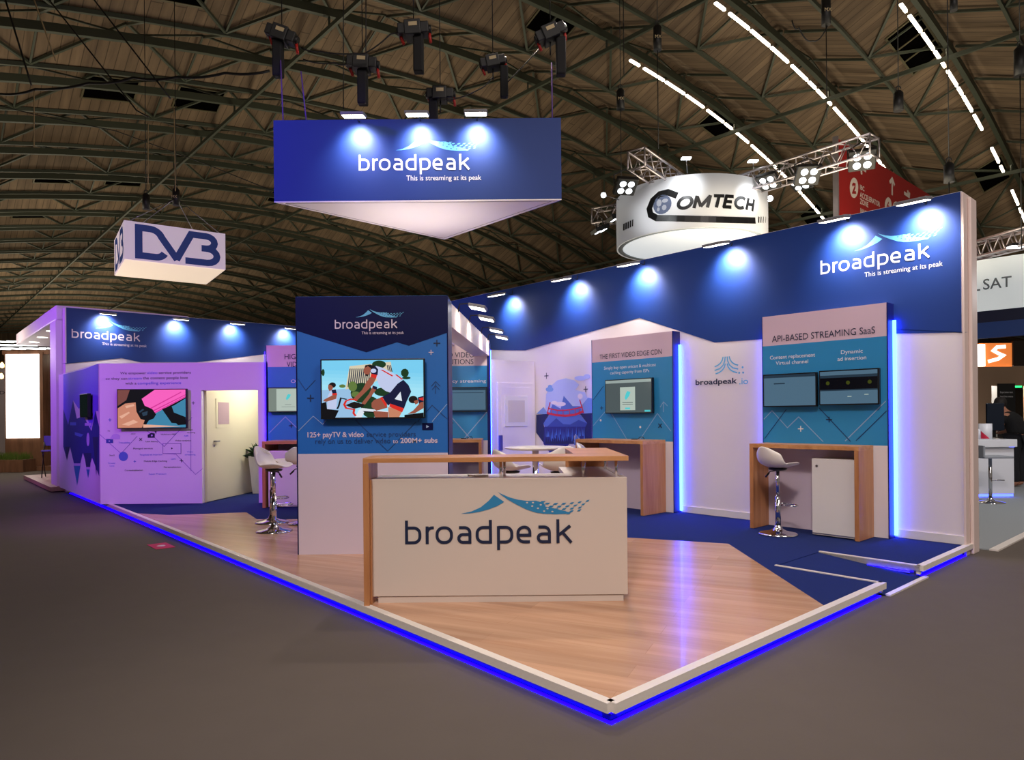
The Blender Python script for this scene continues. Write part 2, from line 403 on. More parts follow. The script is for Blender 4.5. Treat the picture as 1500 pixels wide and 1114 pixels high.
sk = MB(); sk.sbox((.03, 13.7), (.03, .08), (.002, .06)); sk.sbox((.03, .08), (.03, N1), (.002, .06)); sk.sbox((.03, .08), (N2, 5.6), (.002, .06)); sk.build('skirting', M('skirt', (70, 70, 110), .3), plat)
lb = MB(); lb.sbox((.0, 13.6), (.0, .028), (.052, .060)); lb.sbox((.0, .028), (.03, N1-.03), (.052, .060)); lb.sbox((.0, .028), (N2+.05, 5.6), (.052, .060)); lb.sbox((.0, 13.6), (.002, .02), (.001, .007)); lb.sbox((.002, .02), (.02, N1-.03), (.001, .007)); lb.sbox((.002, .02), (N2+.05, 5.6), (.001, .007)); lb.sbox((.05, .6), (N2-.02, N2-.004), (.048, .052))  # lowest strips paint the blue glow on the floor as emission
lb.build('light_strip', led, plat)
mb = MB(); mb.mat(carpet)
mb.poly([S(RI, N1, P-.01), S(RI, N2, P-.01), S(-.02, N2+.05, .008), S(-.02, N1, .008)][::-1]); mb.mat(plw); mb.sbox((-.05, -.01), (N1+.02, N2+.06), (0, .014))
mb.build('access_ramp', None, plat)
# ---------------------------------------------------------------- right wall
RW = Pl(S(0, RW2), -E1, -E2)
ztop = 3.66
def wallbox(mb, a, b, z): mb.sbox(a, b, z)
mb = MB(); mb.mat(wallw).sbox((.02, 13.9), (RW2, RW2+.3), (0, ztop)); mb.mat(M('fair beige panel', (224, 204, 198), .5)); mb.sbox((.0, .02), (RW2-.02, RW2+.3), (0.0, ztop-.02))
rwall = struct(mb.build('wall_right', None, origin=S(0, RW2)), 'long stand wall with a blue fascia')
mb = MB(); mb.sbox((-.035, .0), (RW2+.1, RW2+.29), (0, ztop-.05)); mb.build('end_post', M('fair beige panel'), rwall, bevel=.012)
def rp(*pp): return [RW.px(*p) for p in pp]
zz = rp((1419, 487), (1310, 489), (1119, 497), (1047, 502), (937, 466), (770, 513.5), (720, 513))
z0_ = zz[0]; u_end = -.03
fas = [(u_end, ztop-.004), (u_end, zz[0][1])]+zz+[(-13.9, zz[-1][1]), (-13.9, ztop-.004)]
art('fascia', RW, [(blue, fas)], rwall, off=.004)
mb = MB(); mb.sbox((.02, 9), (RW2-.018, RW2), (P, P+.085)); mb.build('baseboard', white, rwall)
RWf = RW.sh(.005)
logo(RWf, 1202, 402, 1362, 378, rwall, inkw, inkc, blue, 'This is streaming at its peak')
# .io logo on the white wall
tpx('broadpeak', RWf, 1019, 563, 1080, 563, 7.5, ink, rwall, 'small_wordmark', bold=.02)
tpx('.io', RWf, 1083, 563, 1096, 563, 9, inkc, rwall, 'small_wordmark_ending', bold=.01)
cu, cv = RWf.px(1064, 547.5); k = RWf.px(1078, 549)[0]-cu; Lr = []
for sgn in (-1, 1):
    for c_ in (((.32, 1.62), (.42, 1.3), (.62, 1.02), (.92, .82), (1.25, .72)), ((.1, 1.62), (.16, 1.2), (.34, .8), (.7, .5), (1.25, .36)), ((.1, .95), (.2, .62), (.42, .34), (.75, .14), (1.15, .02))):
        Lr += [(inkc, q) for q in strip([(cu+sgn*x*k, cv+y*k) for x, y in c_], .12*k)]
for x, y in ((1.35, 0), (1.75, 0), (1.7, .5)): Lr.append((inkc, ell(cu+x*k, cv+y*k, .1*k, .1*k, 10)))
art('peak_emblem', RWf, Lr, rwall)
# mural on the right wall
mc = {n: M('mural '+n, c, .6) for n, c in {'pale': (178, 190, 240), 'sky': (120, 160, 235), 'cloud': (110, 150, 235), 'm1': (120, 150, 215), 'm2': (84, 112, 200), 'm3': (52, 72, 160), 'dark': (26, 34, 92), 'fall': (74, 118, 215), 'red': (206, 40, 70), 'white': (226, 214, 232), 'deep': (36, 40, 130), 'pink': (196, 170, 226), 'vio': (110, 90, 220)}.items()}
z6 = lambda pts: [RWf.px(780+x/7.956, 540+y/7.956) for x, y in pts]
mu = [(mc['pale'], z6([(150, 470), (160, 300), (220, 200), (290, 140), (390, 115), (490, 140), (545, 190), (500, 250), (610, 280), (640, 340), (690, 350), (690, 520), (150, 520)])),
      (mc['sky'], z6(ell(200, 245, 45, 28))), (mc['sky'], z6(ell(205, 215, 25, 24))),
      (mc['pale'], z6(ell(560, 115, 70, 28))), (mc['pale'], z6(ell(635, 95, 40, 28))),
      (mc['m1'], z6([(45, 530), (130, 450), (190, 540)])), (mc['m2'], z6([(190, 540), (235, 415), (330, 470), (365, 320), (470, 440), (560, 440), (600, 540)])),
      (mc['white'], z6(ell(330, 415, 60, 26))), (mc['white'], z6(ell(255, 400, 40, 20))), (mc['white'], z6(ell(558, 325, 30, 32))),
      (mc['m1'], z6([(560, 450), (650, 340), (695, 350), (695, 530), (590, 530)])),
      (mc['dark'], z6([(45, 540), (200, 530), (130, 640), (160, 800), (140, 880), (45, 750)])), (mc['dark'], z6([(555, 530), (695, 520), (695, 830), (560, 830), (600, 700), (640, 640)])),
      (mc['m2'], z6([(130, 640), (200, 540), (560, 540), (640, 640), (600, 700), (150, 700)])),
      (mc['m3'], z6([(150, 700), (280, 580), (360, 650), (440, 655), (540, 600), (640, 640), (600, 720)])),
      (mc['deep'], z6([(140, 680), (620, 680), (590, 860), (505, 762), (365, 980), (335, 1000), (215, 1000), (130, 880)])),
      ]
for i in range(30):
    x = 150+i*15.5; hgt = 60+90*random.random(); y0 = 700+60*random.random()
    mu.append((mc['fall' if i % 3 else 'm3'], z6([(x, y0+hgt), (x+8, y0-40*random.random()), (x+16, y0+hgt)])))
mu += [(mc['dark'], z6([(150+i*24, 880), (165+i*24, 780+30*random.random()), (180+i*24, 880)])) for i in range(14)]
br = [[(175, 530), (210, 395)], [(555, 365), (600, 520)], [(185, 465), (300, 490), (390, 488), (480, 475), (590, 450)], [(175, 520), (280, 545), (390, 552), (500, 540), (600, 500)]]
for j, l in enumerate(br): mu += [(mc['red'], q) for q in strip(z6(l), .035 if j == 3 else .02)]
for x in (225, 290, 360, 435, 500, 550): mu += [(mc['red'], q) for q in strip(z6([(x, 478), (x+3, 545)]), .012)]
mu += plus(RWf, 801, 551, .05, .014, ink)+plus(RWf, 858.5, 570.5, .045, .014, ink)
art('mountain_mural', RWf, mu, rwall, off=.002, step=.0002)
# ---------------------------------------------------------------- back left wall (e1 = LN)
BW = Pl(S(LN, 0), E2, -E1); BWf = BW.sh(.005)
mb = MB(); mb.mat(wallw).sbox((LN, LN+.25), (0.0, RW2), (0, ztop)); bwall = struct(mb.build('wall_back', None, origin=S(LN, 0)), 'back stand wall with blue fascia')
zb = [BW.px(*p) for p in ((90, 533), (178, 525), (206, 531), (288, 531), (391, 519), (436, 526))]
art('fascia', BW, [(blue, [(.02, ztop-.004), (.02, zb[0][1])]+zb+[(5.4, zb[-1][1]), (5.4, ztop-.004)])], bwall, off=.004)
logo(BWf, 105, 494.5, 205, 501, bwall, inkp, inkc, blue, 'This is streaming at its peak')
# ---------------------------------------------------------------- left storage room: mural side + picture wall with opening
YW = 10.75
WP = Pl(V((0, YW, 0)), V((1, 0, 0)), V((0, -1, 0))); WPf = WP.sh(.002)
zw = WP.px(296, 531.5)[1]
xa = WP.px(147, 700)[0]; xo0 = WP.px(295.5, 650)[0]; xo1 = WP.px(378.5, 650)[0]; xe = WP.px(392.5, 600)[0]; zo = WP.px(330, 572)[1]
violetlitw = M('violet lit white wall', (224, 210, 232), .6)  # white wall with the violet light tinted into its base colour
ms_n = st(V((xa, YW, 0)))
mb = MB(); mb.mat(violetlitw); mb.box((xa, xo0), (YW, YW+.1), (P, zw)); mb.box((xo0, xo1), (YW, YW+.1), (zo, zw)); mb.box((xo1, xe), (YW, YW+.1), (P, zw))
wleft = struct(mb.build('wall_left', None, origin=V((xa, YW, P))), 'violet lit white partition wall with a screen and a door opening')
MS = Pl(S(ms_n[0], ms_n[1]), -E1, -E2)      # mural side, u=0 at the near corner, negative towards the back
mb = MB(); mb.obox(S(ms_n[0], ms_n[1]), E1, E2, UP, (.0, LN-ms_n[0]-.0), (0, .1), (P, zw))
wside = struct(mb.build('wall_side', violetlitw), 'side of the partition with a mountain mural')
zf = lambda pts: [MS.px(92+x/5.57, 540+y/5.57) for x, y in pts]
mv = [(mc['vio'], zf([(5, 50), (180, 5), (290, -40), (290, 350), (270, 345), (230, 500), (170, 300), (130, 330), (85, 260), (40, 480), (5, 330)])),
      (mc['deep'], zf([(5, 330), (45, 460), (85, 260), (115, 410), (170, 390), (235, 510), (268, 345), (298, 480), (298, 880), (240, 730), (210, 830), (165, 690), (140, 790), (95, 790), (60, 640), (35, 750), (5, 640)])),
      (mc['pink'], zf([(88, 775), (150, 775), (143, 795), (93, 795)])), (mc['pink'], zf([(188, 805), (225, 805), (220, 825), (193, 825)])),
      (inks, zf([(90, 795), (145, 795), (118, 955)])), (inks, zf([(193, 825), (221, 825), (208, 893)])),
      (mc['dark'], zf([(20, 640), (60, 640), (35, 750)])), (mc['dark'], zf([(245, 560), (290, 560), (275, 880)])), (mc['dark'], zf([(175, 690), (235, 690), (225, 805), (192, 805)])),
      (mc['m2'], zf([(60, 440), (110, 440), (110, 465), (60, 465)])), (mc['m2'], zf([(100, 520), (170, 540), (150, 560), (100, 545)])), (mc['pink'], zf(ell(208, 580, 12, 55))), (mc['pink'], zf([(182, 445), (235, 445), (235, 468), (182, 468)])),
      (mc['vio'], zf(ell(225, 145, 28, 26))), (mc['vio'], zf(ell(125, 90, 20, 14)))]
art('mountain_mural', MS, mv, wside, off=.002, step=.0003)
tpx('Sterling Ether', MS, 105.5, 571, 125, 569, 5, ink, wside); tpx('Team', MS, 109, 579, 116, 578.5, 4, ink, wside)
# text on picture wall
z3 = lambda x, y: (145+x/5.865, 530+y/5.865)
def t3(s, x0, x1, y, h, m): a = z3(x0, y); b = z3(x1, y-2); tpx(s, WPf, a[0], a[1], b[0], b[1], h, m, wleft)
t3('We empower', 182, 405, 110, 3.6, ink); t3('video', 413, 503, 108, 3.9, inkb); t3('service providers', 514, 790, 106, 3.9, ink)
t3('so they can', 58, 243, 157, 3.6, ink); t3('stream', 252, 368, 155, 3.6, inkb); t3('the content people love', 378, 764, 152, 3.9, ink)
t3('with a', 226, 322, 198, 3.6, ink); t3('compelling experience', 333, 706, 196, 3.9, inkb)
for s, x0, x1, y, h, m in (('5G', 75, 95, 602, 2, ink), ('CDC', 275, 315, 630, 2, ink), ('Multicast ABR', 533, 665, 632, 2, ink), ('Open', 765, 808, 592, 2, ink), ('caching', 757, 826, 616, 2, ink), ('ABR', 730, 770, 645, 2, inkb), ('Traceability', 168, 266, 704, 2.2, inkb), ('Low latency', 402, 510, 693, 2.2, ink), ('Video analytics', 655, 793, 686, 2.2, ink), ('Managed services', 295, 463, 754, 2.2, ink),
                          ('Targeted ad insertion', 348, 545, 807, 2.2, inkb), ('SaaS', 90, 135, 812, 2, ink), ('Mobile Edge Caching', 387, 585, 863, 2.4, ink), ('CDN', 618, 658, 844, 2, inkb), ('Video', 755, 808, 782, 2, inkb), ('streaming', 738, 830, 806, 2, inkb), ('Private', 80, 140, 880, 2, inkb), ('Core', 92, 132, 903, 2, inkb), ('Personalization', 558, 705, 914, 2.2, ink), ('Contextualization', 222, 377, 941, 2.2, ink), ('Super Premium', 428, 578, 973, 2.2, inkb)): t3(s, x0, x1, y, h, m)
q3 = lambda pts: [WPf.px(*z3(*p)) for p in pts]
lw = [(inkx, q) for l in ([(5, 625), (190, 790), (330, 640)], [(410, 590), (560, 730), (720, 560), (800, 480)], [(550, 790), (660, 795), (830, 970), (890, 920)], [(790, 420), (790, 940)]) for q in strip(q3(l), .008)]
lw += [(mc['m2'], q3(ell(210, 815, 40, 40))), (mc['m3'], q3([(62, 665), (122, 665), (122, 700), (62, 700)])), (mc['pink'], q3(ell(145, 645, 38, 24))), (mc['pink'], q3([(100, 650), (182, 650), (182, 668), (100, 668)])),
       (ink, q3([(418, 630), (450, 612), (480, 618), (480, 655), (420, 655)])), (ink, q3([(478, 600), (495, 597), (492, 625)])), (mc['pink'], q3(ell(455, 635, 8, 8))), (ink, q3([(621, 738), (621, 755), (637, 746)])), (inkw, q3([(86, 677), (86, 690), (98, 683)]))]
lw += [(inkx, q) for q in strip(q3([(550, 703), (705, 703), (705, 790), (550, 790)]), .008, True)]
for x, y, r, m, ro in ((360, 668, .03, ink, 45), (709, 851, .028, ink, 0), (811, 356, .025, ink, 0), (95, 501, .025, mc['m2'], 0), (309, 858, .02, mc['m2'], 0)): a = z3(x, y); lw += plus(WPf, a[0], a[1], r, .009, m, ro)
art('line_graphics', WPf, lw, wleft, off=.0015, step=.0003)
# interior of storage room
ia = V((xo0+.02, YW+.1, 0)); ib = V((-4.55, 13.5, 0)); di = (ib-ia).normalized(); ni = V((di.y, -di.x, 0))
IW = Pl(ia, di, ni)
mb = MB(); mb.obox(ia+UP*P, di, -ni, UP, (0, (ib-ia).length), (0, .06), (0, 2.2)); struct(mb.build('wall_inner', cream), 'cream wall inside the storage room')
mb = MB(); mb.sbox((LN-.08, LN-.02), (1.0, 5.3), (P, 2.15)); struct(mb.build('wall_room_rear', cream), 'cream rear wall of the storage room')
ud0, ud1 = IW.px(302, 650)[0], IW.px(342, 650)[0]; zd = 2.08
mb = MB(); pbox(mb, IW, (ud0, ud1), (P+.01, zd), (0.0, .012)); door = struct(mb.build('door_1', cream, origin=IW.pt(ud0, P)), 'cream door with a small window')
uw0, vw0 = IW.px(318, 622); uw1, vw1 = IW.px(333.5, 590)
mb = MB(); pbox(mb, IW, (uw0-.06, uw1+.06), (vw0-.06, vw1+.06), (.013, .02)); mb.build('window_frame', cream, door)
mb = MB(); pbox(mb, IW, (uw0, uw1), (vw0, vw1), (.021, .024)); mb.build('window_pane', M('pane lilac', (196, 170, 176), .2), door)
uh, vh = IW.px(312.5, 647); mb = MB(); mb.beam(IW.pt(uh, vh, .05), IW.pt(uh+.1, vh, .05), .02); mb.cyl(IW.pt(uh, vh, .012), IW.pt(uh, vh, .06), .015, 10); mb.cyl(IW.pt(uh, vh-.07, .012), IW.pt(uh, vh-.07, .02), .018, 10); mb.build('door_handle', steel, door)
# potted plant
pp = V((-4.46, 12.15, P)); t = thing('potted_plant', pp, 'leafy dark green plant in a tall white pot inside the doorway', 'plant')
mb = MB()
for z0, z1, r0, r1 in ((0, .66, .11, .16),):
    b = [pp+V((x*r0, y*r0, z0)) for x, y in ((-1, -1), (1, -1), (1, 1), (-1, 1))]; c = [pp+V((x*r1, y*r1, z1)) for x, y in ((-1, -1), (1, -1), (1, 1), (-1, 1))]
    mb.poly(b[::-1]); mb.poly([p*1 for p in c])
    for i in range(4): j = (i+1) % 4; mb.poly([b[i], b[j], c[j], c[i]])
mb.build('pot', shellw, t, bevel=.01)
mb = MB()
for i in range(120):
    a = random.random()*6.283; L = .18+.17*random.random(); el = .3+1.1*random.random(); base = pp+V((math.cos(a)*.05, math.sin(a)*.05, .64)); d = V((math.cos(a)*math.cos(el), math.sin(a)*math.cos(el), math.sin(el))); sd = V((-math.sin(a), math.cos(a), 0))*.045
    m1 = base+d*L*.5; tp = base+d*L+UP*(-.08); mb.poly([base, m1-sd, tp, m1+sd])
mb.build('foliage', leaf, t)
# ---------------------------------------------------------------- door wall of the rear store (e1 const, meets right wall)
e_d = -RW.px(785, 600)[0]; DWp = Pl(S(e_d, 0), E2, -E1); zt = DWp.px(740, 528)[1]
mb = MB(); mb.sbox((e_d, e_d+.1), (DWp.px(717.5, 600)[0], RW2-.02), (P, zt)); struct(mb.build('wall_store', wallw), 'low white store wall with a door')
(u0, v0), (u1, v1) = DWp.px(728, 559.5), DWp.px(779.5, 563); vt = (v0+v1)/2
mb = MB(); pbox(mb, DWp, (u0, u1), (P+.01, vt), (0, .015)); pbox(mb, DWp, (u0+.07, u1-.07), (P+.01, vt-.07), (.015, .02)); door = struct(mb.build('door_2', wallw, origin=DWp.pt(u0, P), bevel=.003), 'white store door with a small window')
(a0, b0), (a1, b1) = DWp.px(742.5, 619), DWp.px(766.5, 587)
mb = MB(); pbox(mb, DWp, (a0-.07, a1+.07), (b0-.07, b1+.07), (.02, .034)); mb.build('window_frame', white, door, bevel=.004)
mb = MB(); pbox(mb, DWp, (a0, a1), (b0, b1), (.034, .037)); mb.build('window_pane', M('pane beige', (206, 196, 186), .25), door)
a0, b0 = DWp.px(731.5, 648); mb = MB(); mb.box((0, 0), (0, 0), (0, 0)); mb = MB(); pbox(mb, DWp, (a0-.035, a0+.035), (b0-.13, b0+.11), (.02, .05)); mb.build('code_lock', M('lock violet', (72, 70, 140), .4), door, bevel=.01)
# ---------------------------------------------------------------- screens
def tv(pl, x0, y0, x1, y1, label, layers, group=None, depth=.05, lift=.04, bez=.014, yr=None, parent=None):
    """px box -> screen on a plane; layers in 0..1 picture coordinates"""
    f = pl.sh(lift+depth); (a0, b1), (a1, _) = f.px(x0, y0), f.px(x1, yr[0] if yr else y0); b0 = f.px(x0, y1)[1]
    if yr: b1 = (b1+f.px(x1, yr[0])[1])/2; b0 = (b0+f.px(x1, yr[1])[1])/2
    t = thing('wall_screen', f.pt((a0+a1)/2, b0, -depth/2), label, 'screen', group)
    mb = MB(); pbox(mb, f, (a0, a1), (b0, b1), (-depth, 0)); mb.build('bezel', black, t, bevel=.004)
    mb = MB(); pbox(mb, f, ((a0+a1)/2-.12, (a0+a1)/2+.12), ((b0+b1)/2-.1, (b0+b1)/2+.1), (-depth-lift+.001, -depth)); mb.build('wall_mount', blackm, t)
    g = lambda ps: [(a0+bez+(a1-a0-2*bez)*x, b1-bez-(b1-b0-2*bez)*y) for x, y in ps]
    ls = [(m, g(ps)) for m, ps in layers]
    art('picture', f, ls, t, off=.0008, step=.0002); return t
def E(name, c, s=1.0): return M('screen '+name, (4, 4, 5), .15, em=c, es=s)
R01 = [(0, 0), (1, 0), (1, 1), (0, 1)]
def rect(x0, y0, x1, y1): return [(x0, y0), (x1, y0), (x1, y1), (x0, y1)]
# ---------------------------------------------------------------- centre tower
YT = 6.69; TP = Pl(V((0, YT, 0)), V((1, 0, 0)), V((0, -1, 0)))
tx0, tx1 = TP.px(436, 600)[0], TP.px(655.5, 600)[0]; tz = TP.px(545, 434)[1]; tzb = TP.px(545, 664.5)[1]; TD = .42
t = thing('display_tower', V(((tx0+tx1)/2, YT+TD/2, P)), 'tall blue panel tower with a cycling screen behind the reception counter', 'display tower')
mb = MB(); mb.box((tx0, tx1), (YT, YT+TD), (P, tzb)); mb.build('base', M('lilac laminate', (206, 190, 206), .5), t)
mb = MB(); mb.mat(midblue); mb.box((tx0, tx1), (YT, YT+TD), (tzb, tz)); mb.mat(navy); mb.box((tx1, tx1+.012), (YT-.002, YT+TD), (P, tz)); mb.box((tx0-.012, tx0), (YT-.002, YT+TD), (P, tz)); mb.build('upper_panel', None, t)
TPf = TP.sh(.003); zt_ = [TP.px(*p) for p in ((434.5, 485), (536.7, 516.4), (581.5, 501.7), (599, 506.8), (655, 488))]
art('header_print', TP, [(navy, [(tx0, tz-.002)]+[(max(tx0, min(tx1, a)), b) for a, b in zt_]+[(tx1, tz-.002)])], t, off=.002)
logo(TPf, 490.5, 482, 582, 481, t, inkp, inkc, navy, 'This is streaming at its peak')
tl = []
for l, m in (([(437, 556), (448, 572), (462, 557)], inkd), ([(437, 632), (459, 610), (473, 622), (478, 616)], inkg), ([(521, 616), (568, 661), (610, 618)], inkd), ([(612, 618), (633, 594), (655, 614)], inkd), ([(633, 618), (655, 592)], inkg), ([(638, 577), (638, 562)], inkd), ([(632, 566), (638, 559), (645, 566)], inkd), ([(633, 571), (638, 565), (644, 571)], inkd)): tl += [(m, q) for q in strip([TP.px(*p) for p in l], .006)]
tl += plus(TP, 455, 583.5, .033, .009, ink)+plus(TP, 640, 503, .033, .009, ink)+plus(TP, 631.5, 516.5, .024, .007, inkp)
tl += [(navy, [TP.px(*p) for p in ((618.5, 620), (634.5, 620), (634.5, 630), (618.5, 630))]), (inkg, [TP.px(*p) for p in ((624.5, 623), (624.5, 627.5), (629, 625.2))])]
art('line_graphics', TPf, tl, t, off=.001, step=.0003)
tpx('125+ payTV & video', TPf, 450.5, 641, 533, 640.5, 7.5, inkp, t, bold=.02); tpx('service providers', TPf, 537, 640.5, 609, 639, 7, inkd, t)
tpx('rely on us to deliver video', TPf, 462, 650.5, 572, 649.5, 7.5, inkd, t); tpx('to', TPf, 575.5, 649.5, 583, 649.5, 6, inkp, t); tpx('200M+ subs', TPf, 586.5, 649.5, 641, 648.5, 7, inkp, t, bold=.02)
zc = lambda ps: [((x-60)/1380.0, (y-70)/790.0) for x, y in ps]
def inr(ps): return [(min(1, max(0, x)), min(1, max(0, y))) for x, y in ps]
sky = E('sky', (120, 205, 240)); sky2 = E('sky pale', (170, 228, 245)); bld = E('building', (214, 204, 176)); win = E('building windows', (40, 48, 66)); tree = E('tree', (24, 56, 30)); tree2 = E('tree light', (96, 120, 60))
skin = E('skin', (150, 84, 66)); skin2 = E('skin light', (196, 130, 100)); jer = E('jersey', (190, 200, 232)); jerd = E('shorts', (18, 22, 56)); redx = E('red', (214, 44, 34)); hair = E('hair', (22, 18, 20)); bike = E('bike', (220, 228, 238)); far = E('far', (150, 190, 225)); dk = E('dark', (8, 8, 14))
cyc = [(sky, R01), *[(E('sky %d' % i, (120+i*8, 205+i*4, 240+i)), zc([(60, 150+i*50), (1440, 210+i*50), (1440, 860), (60, 860)])) for i in range(6)], (far, zc([(60, 480), (440, 460), (520, 860), (60, 860)])),
       (bld, zc([(440, 150), (1000, 95), (1020, 230), (700, 420), (380, 470)]))]
for i in range(11): x = 440+i*27; cyc.append((win, zc([(x, 185), (x+14, 183), (x-14, 430), (x-30, 440)])))
cyc += [(win, zc([(945+i*22, 140), (957+i*22, 140), (975+i*24, 230), (962+i*24, 235)])) for i in range(3)]
cyc += [(tree, zc(ell(840, 130, 95, 55))), (tree, zc(ell(600, 520, 150, 140))), (tree, zc(ell(900, 510, 130, 60))), (tree, zc(ell(720, 720, 130, 150))), (tree, zc(ell(1190, 250, 55, 60, 9))), (tree, zc(ell(1210, 320, 60, 20, 9))), (tree, zc(ell(80, 235, 22, 50, 9))),
        (tree2, zc(ell(480, 430, 60, 70))), (tree2, zc(ell(520, 540, 60, 40))), (tree2, zc(ell(340, 425, 45, 25, 9)))]
cyc += [  # second rider left, third rider right
    (hair, zc(ell(205, 410, 48, 38))), (skin, zc([(150, 400), (190, 410), (215, 440), (195, 490), (160, 490), (145, 450)])), (jer, zc([(185, 480), (250, 470), (270, 560), (255, 740), (130, 745), (140, 560)])), (jerd, zc([(190, 480), (250, 470), (262, 520), (205, 525)])), (redx, zc([(200, 525), (265, 520), (268, 545), (203, 552)])), (skin, zc([(205, 550), (266, 545), (255, 600), (120, 640), (80, 630), (85, 612)])), (dk, zc([(60, 660), (120, 640), (130, 740), (290, 760), (240, 860), (60, 860)])),
    (hair, zc(ell(1300, 620, 62, 52))), (skin, zc([(1310, 640), (1370, 620), (1370, 670), (1330, 690)])), (jerd, zc([(1360, 590), (1440, 570), (1440, 660), (1380, 680)])), (redx, zc([(1375, 600), (1440, 590), (1440, 640), (1385, 620)])), (skin, zc([(1400, 660), (1440, 650), (1440, 740), (1320, 810), (1220, 820), (1300, 770)])), (dk, zc([(1180, 830), (1440, 800), (1440, 860), (1180, 860)])),
    (bike, zc([(600, 730), (960, 775), (960, 800), (640, 775), (600, 860), (510, 860), (560, 760)])), (dk, zc([(610, 770), (940, 798), (940, 805), (640, 790)])),
    (skin, zc([(735, 660), (770, 620), (860, 590), (940, 640), (950, 730), (800, 770), (735, 720)])), (skin, zc([(760, 770), (960, 790), (960, 860), (780, 860)])),
    (skin2, zc([(960, 720), (1160, 760), (1110, 860), (965, 860)])),
    (jerd, zc([(1090, 400), (1170, 345), (1240, 420), (1275, 510), (1210, 650), (1175, 745), (985, 680), (960, 700), (880, 580), (990, 520)])),
    (redx, zc([(850, 590), (880, 578), (945, 690), (925, 712)])), (redx, zc([(985, 672), (1175, 740), (1150, 795), (975, 715)])), (bike, zc([(1050, 610), (1130, 510), (1150, 640)])),
    (jer, zc([(720, 200), (800, 150), (900, 180), (1060, 270), (1165, 340), (1090, 400), (990, 520), (930, 500), (840, 430), (800, 300)])), (redx, zc([(860, 205), (890, 205), (1030, 285), (1020, 300)])), (redx, zc([(1060, 275), (1080, 270), (1165, 335), (1150, 345)])),
    (jerd, zc([(735, 170), (790, 150), (830, 200), (820, 280), (740, 265), (720, 230)])), (jer, zc(ell(765, 218, 40, 30, 10))), (redx, zc([(735, 258), (815, 275), (800, 325), (725, 305)])),
    (skin, zc([(725, 300), (800, 325), (760, 400), (700, 470), (540, 625), (490, 600), (610, 480), (670, 370)])), (skin, zc([(760, 420), (800, 480), (740, 560), (650, 680), (580, 690), (700, 540)])), (jerd, zc([(750, 420), (815, 440), (810, 480), (760, 465)])),
    (skin, zc([(650, 150), (720, 150), (735, 200), (710, 260), (670, 290), (645, 260), (630, 225)])), (hair, zc([(655, 140), (720, 130), (790, 150), (740, 190), (690, 150), (655, 175)])), (hair, zc([(655, 262), (700, 270), (690, 292), (665, 290)])),
    (hair, zc([(500, 640), (640, 680), (620, 715), (500, 740), (380, 690)]))]
cyc += [(redx, q) for q in strip(zc([(540, 625), (460, 605), (390, 630), (365, 680), (390, 730), (500, 750), (490, 800), (520, 840)]), .022)] + [(dk, q) for q in strip(zc([(400, 610), (320, 590), (290, 700), (270, 740)]), .018)]
cyc = [(m, inr(p)) for m, p in cyc]
tv(TP, 469, 526.5, 622, 614.5, 'large screen showing a road cyclist, on the blue tower', cyc)
# ---------------------------------------------------------------- hub: back wall, side beam, roof
YB = 10.75; BP = Pl(V((0, YB, 0)), V((1, 0, 0)), V((0, -1, 0))); BPf = BP.sh(.003)
bz = BP.px(550, 505)[1]
def hubpanel(x0, x1, label, head):
    a, b = BP.px(x0, 600)[0], BP.px(x1, 600)[0]; t = thing('exhibit_board', V(((a+b)/2, YB+.1, P)), label, 'display panel'); zt1 = BP.px(x0, head)[1]; zt2 = BP.px(x0, 646.5)[1]
    mb = MB(); mb.mat(M('panel head', (226, 204, 206), .5)); mb.box((a, b), (YB, YB+.12), (zt1, bz)); mb.mat(teal); mb.box((a, b), (YB, YB+.12), (zt2, zt1)); mb.mat(wallw); mb.box((a, b), (YB, YB+.12), (P, zt2))
    mb.build('board', None, t)
    for q_ in ((b, b+.05), (a-.012, a)): mb = MB(); mb.box(q_, (YB-.004, YB+.12), (P, bz)); mb.build('side_edge', M('panel side', (14, 24, 100), .4), t)
    mb = MB(); mb.box((b+.051, b+.06) if x0 > 500 else (a-.022, a-.013), (YB+.08, YB+.095) if x0 > 500 else (YB-.03, YB-.018), (P+.03, bz-.1)); mb.build('light_strip', ledv if x0 > 500 else M('violet blue LED', (20, 20, 60), em=(40, 20, 255), es=6), t)
    return t
hl = hubpanel(391, 517, 'blue panel with a lilac header, half hidden left of the tower', 538)
hr = hubpanel(592, 714, 'teal panel with pale header, half hidden right of the tower', 537)
a = BP.px(517, 600)[0]; b = BP.px(592, 600)[0]; mb = MB(); mb.box((a, b), (YB+.02, YB+.12), (P, bz)); struct(mb.build('wall_hub', wallw), 'white wall between the two hub panels')
tpx('HIGH-QUALITY', BPf, 417, 526.5, 486, 526, 7.5, ink, hl); tpx('VIDEO STREAMING', BPf, 420, 538, 500, 537, 7.5, ink, hl); tpx('Open caching', BPf, 426, 561, 480, 560.5, 4.5, inkw, hl)
tpx('UNIFIED VIDEO', BPf, 628, 524, 694.5, 524, 7.5, ink, hr); tpx('SOLUTIONS', BPf, 640, 534, 693.5, 534, 7.5, ink, hr); tpx('Low latency streaming', BPf, 624, 561, 712, 560.5, 4.5, inkw, hr)
hg = [(inkg, q) for l in ([(394, 635), (418, 611), (440, 632)],) for q in strip([BPf.px(*p) for p in l], .012)]+plus(BPf, 426.5, 624, .035, .012, ink); art('line_graphics', BPf, hg, hl)
hg = [(inkg, q) for l in ([(678, 645), (713, 604)], [(662, 612), (690, 644)]) for q in strip([BPf.px(*p) for p in l], .014)]+plus(BPf, 661, 620, .035, .012, ink); art('line_graphics', BPf, hg, hr)
